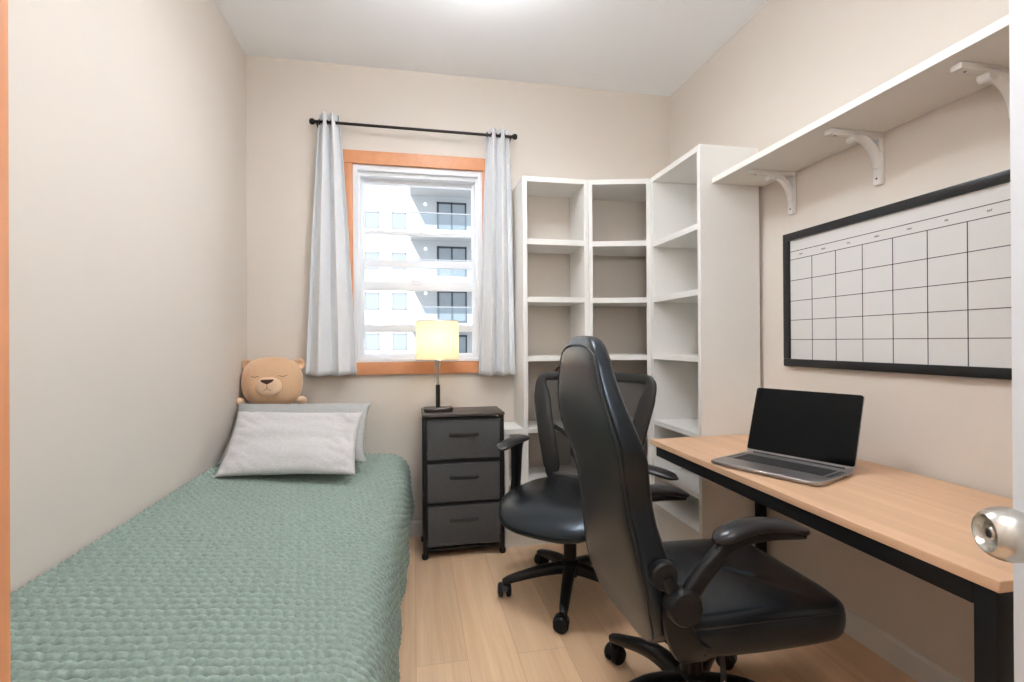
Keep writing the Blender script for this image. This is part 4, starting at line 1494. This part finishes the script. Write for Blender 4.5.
def g_arm(side, dz_=0.0, dx_=0.0):
    y = side * 0.262
    piv = Vector((-0.182, y, 0.518))
    bm = BM()
    lathe(bm, [(0, -0.026), (0.040, -0.026), (0.046, -0.020), (0.046, 0.018), (0.041, 0.025), (0.036, 0.0255), (0, 0.0255)], 32, Matrix.Translation(piv) @ Matrix.Rotation(R(90), 4, 'X'))
    # bracket from the pivot down under the seat
    pts = catmull([(-0.188, side * 0.248, 0.515), (-0.185, side * 0.245, 0.45), (-0.150, side * 0.238, 0.385), (-0.07, side * 0.205, 0.350)], 6)
    sweep(bm, pts, (0.012, 0.040), 12, up=(1, 0, 0.2), n=3)
    ob = obj('arm_bracket', bm, 'plastic', gc)
    # round cap where the back is hinged
    bm = BM()
    lathe(bm, [(0, -0.016), (0.032, -0.016), (0.037, -0.010), (0.037, 0.010), (0.032, 0.016), (0, 0.017)], 32, Matrix.Translation((-0.222, side * 0.238, 0.588)) @ Matrix.Rotation(R(90), 4, 'X'))
    tube(bm, (-0.222, side * 0.24, 0.588), (-0.188, side * 0.248, 0.53), 0.020, 0.022)
    obj('hinge_cap', bm, 'plastic', gc)
    bm = BM()
    pts = catmull([piv, (-0.140 + dx_ * 0.3, y, 0.575 + dz_ * 0.3), (-0.085 + dx_ * 0.7, y, 0.632 + dz_ * 0.8), (-0.045 + dx_, y, 0.664 + dz_), (0.05 + dx_, y, 0.676 + dz_), (0.17 + dx_, y, 0.668 + dz_)], 6)
    k = len(pts)
    ww = lerp_list([0.030, 0.024, 0.022, 0.020, 0.014, 0.010], k)
    sweep(bm, pts, [(0.017, ww[i]) for i in range(k)], 14, up=(-0.55, 0, 0.83), n=2.8)
    am = obj('arm', bm, 'plastic', gc)
    bm = BM()
    rings = []
    K = 18
    for i in range(K + 1):
        t_ = i / K
        x = -0.095 + 0.285 * t_ + dx_
        e = max(0.0, 1 - abs(2 * t_ - 1) ** 4.5) ** 0.5
        w_ = 0.036 * (0.2 + 0.8 * e) * (1.08 - 0.28 * t_)
        h_ = 0.019 * (0.3 + 0.7 * e) * (1.15 - 0.4 * t_)
        zc = 0.686 + dz_ + 0.018 * math.sin(PI * min(1, t_ * 1.02)) - 0.012 * t_ ** 3
        if t_ < 0.3:
            zc -= 0.012 * (1 - t_ / 0.3)
        rings.append([Vector((x, y + w_ * math.copysign(abs(math.cos(a_)) ** 0.85, math.cos(a_)), zc + h_ * math.sin(a_))) for a_ in [2 * PI * q / 18 for q in range(18)]])
    loft(bm, rings)
    obj('arm_pad', bm, 'pad', am)


g_arm(-1)
g_arm(1, -0.058, -0.035)
# strap hanging below the seat with white numerals
bm = BM()
sx, sy = -0.035, -0.20
sweep(bm, catmull([(sx, sy, 0.355), (sx, sy - 0.012, 0.31), (sx - 0.002, sy - 0.016, 0.25), (sx - 0.004, sy - 0.018, 0.17)], 5), (0.0075, 0.0012), 8, up=(0.5, 0.86, 0), n=5)
st = obj('lever_strap', bm, 'plastic', gc)
bm = BM()
fm = Matrix(((0.86, 0, -0.5, 0), (-0.5, 0, -0.86, 0), (0, 1, 0, 0), (0, 0, 0, 1)))
text_bm(bm, '4', 0.019, Matrix.Translation((sx - 0.0035, sy - 0.0205, 0.272)) @ fm)
text_bm(bm, '0', 0.021, Matrix.Translation((sx - 0.0045, sy - 0.0215, 0.253)) @ fm)
obj('strap_print', bm, 'white_print', st, smooth=False)

# ================================================================== DOOR
door = bpy.data.objects.new('door_1', None)
COL.objects.link(door)
door['kind'] = 'structure'
door.location = (0.706, 0.470, 0)
door.rotation_euler = (0, 0, R(-23.0))          # ajar; local y runs from the hinge to this free edge
bm = BM(); add_box(bm, (0, -0.78, 0.008), (0.036, 0, 2.05), 0.002, 1); obj('door_leaf', bm, 'door', door)
kz = 0.971
ky = -0.060
bm = BM()
lathe(bm, [(0, 0.0), (0.033, 0.0), (0.034, 0.003), (0.030, 0.008), (0.016, 0.011), (0.0145, 0.018), (0.017, 0.022), (0.0250, 0.029), (0.0290, 0.039), (0.0295, 0.046), (0.0275, 0.055), (0.0235, 0.0625), (0.0205, 0.0655), (0.0190, 0.0650), (0.0160, 0.0570), (0, 0.0560)], 48, Matrix.Translation((0, ky, kz)) @ Matrix.Rotation(R(-90), 4, 'Y'))
kn = obj('door_knob', bm, 'steel', door, sharp=50)
bm = BM()
lathe(bm, [(0, 0), (0.0075, 0), (0.0075, 0.004), (0.0055, 0.0058), (0, 0.0058)], 24, Matrix.Translation((-0.0558, ky, kz)) @ Matrix.Rotation(R(-90), 4, 'Y'))
kc = obj('lock_cylinder', bm, 'steel', kn)
bm = BM(); add_box(bm, (-0.0622, ky - 0.0012, kz - 0.0035), (-0.0614, ky + 0.0012, kz + 0.0035)); obj('keyway', bm, 'steel_dark', kc, smooth=False)
bm = BM(); add_box(bm, (0.006, -0.0006, kz - 0.028), (0.030, 0.0012, kz + 0.028), 0.0004, 1); obj('latch_plate', bm, 'steel', door)

# ================================================================== CEILING LAMP, ADDED FILL PENDANT
cl = thing('ceiling_light', 'unseen ceiling light, given a flat saucer shape to spread its glow', 'ceiling light', (0.25, 1.85, HC))
bm = BM(); lathe(bm, [(0, 0), (0.07, 0), (0.07, -0.012), (0.062, -0.022), (0.009, -0.028), (0.009, -0.15), (0, -0.15)], 40); obj('stem', bm, 'trim_white', cl)
bm = BM(); blob(bm, (0, 0, -0.175), (0.20, 0.20, 0.028), (2, 2), 40, 16); obj('glass_saucer', bm, 'lamp_glow', cl)  # unseen lamp, flattened to send light up and down, less sideways
cl = thing('added_fill_pendant', 'added fill light, an unseen globe hanging on a cord near the entrance', 'ceiling light', (0.36, 0.22, HC))
bm = BM(); lathe(bm, [(0, 0), (0.06, 0), (0.06, -0.012), (0.052, -0.022), (0.004, -0.03), (0.004, -0.67), (0.05, -0.68), (0.05, -0.705), (0, -0.705)], 40); obj('cord', bm, 'trim_white', cl)
bm = BM(); blob(bm, (0, 0, -0.81), (0.13, 0.13, 0.125), (2, 2), 36, 20); obj('fill_globe', bm, 'fill_glow', cl)  # unseen globe added as fill light from the entrance side
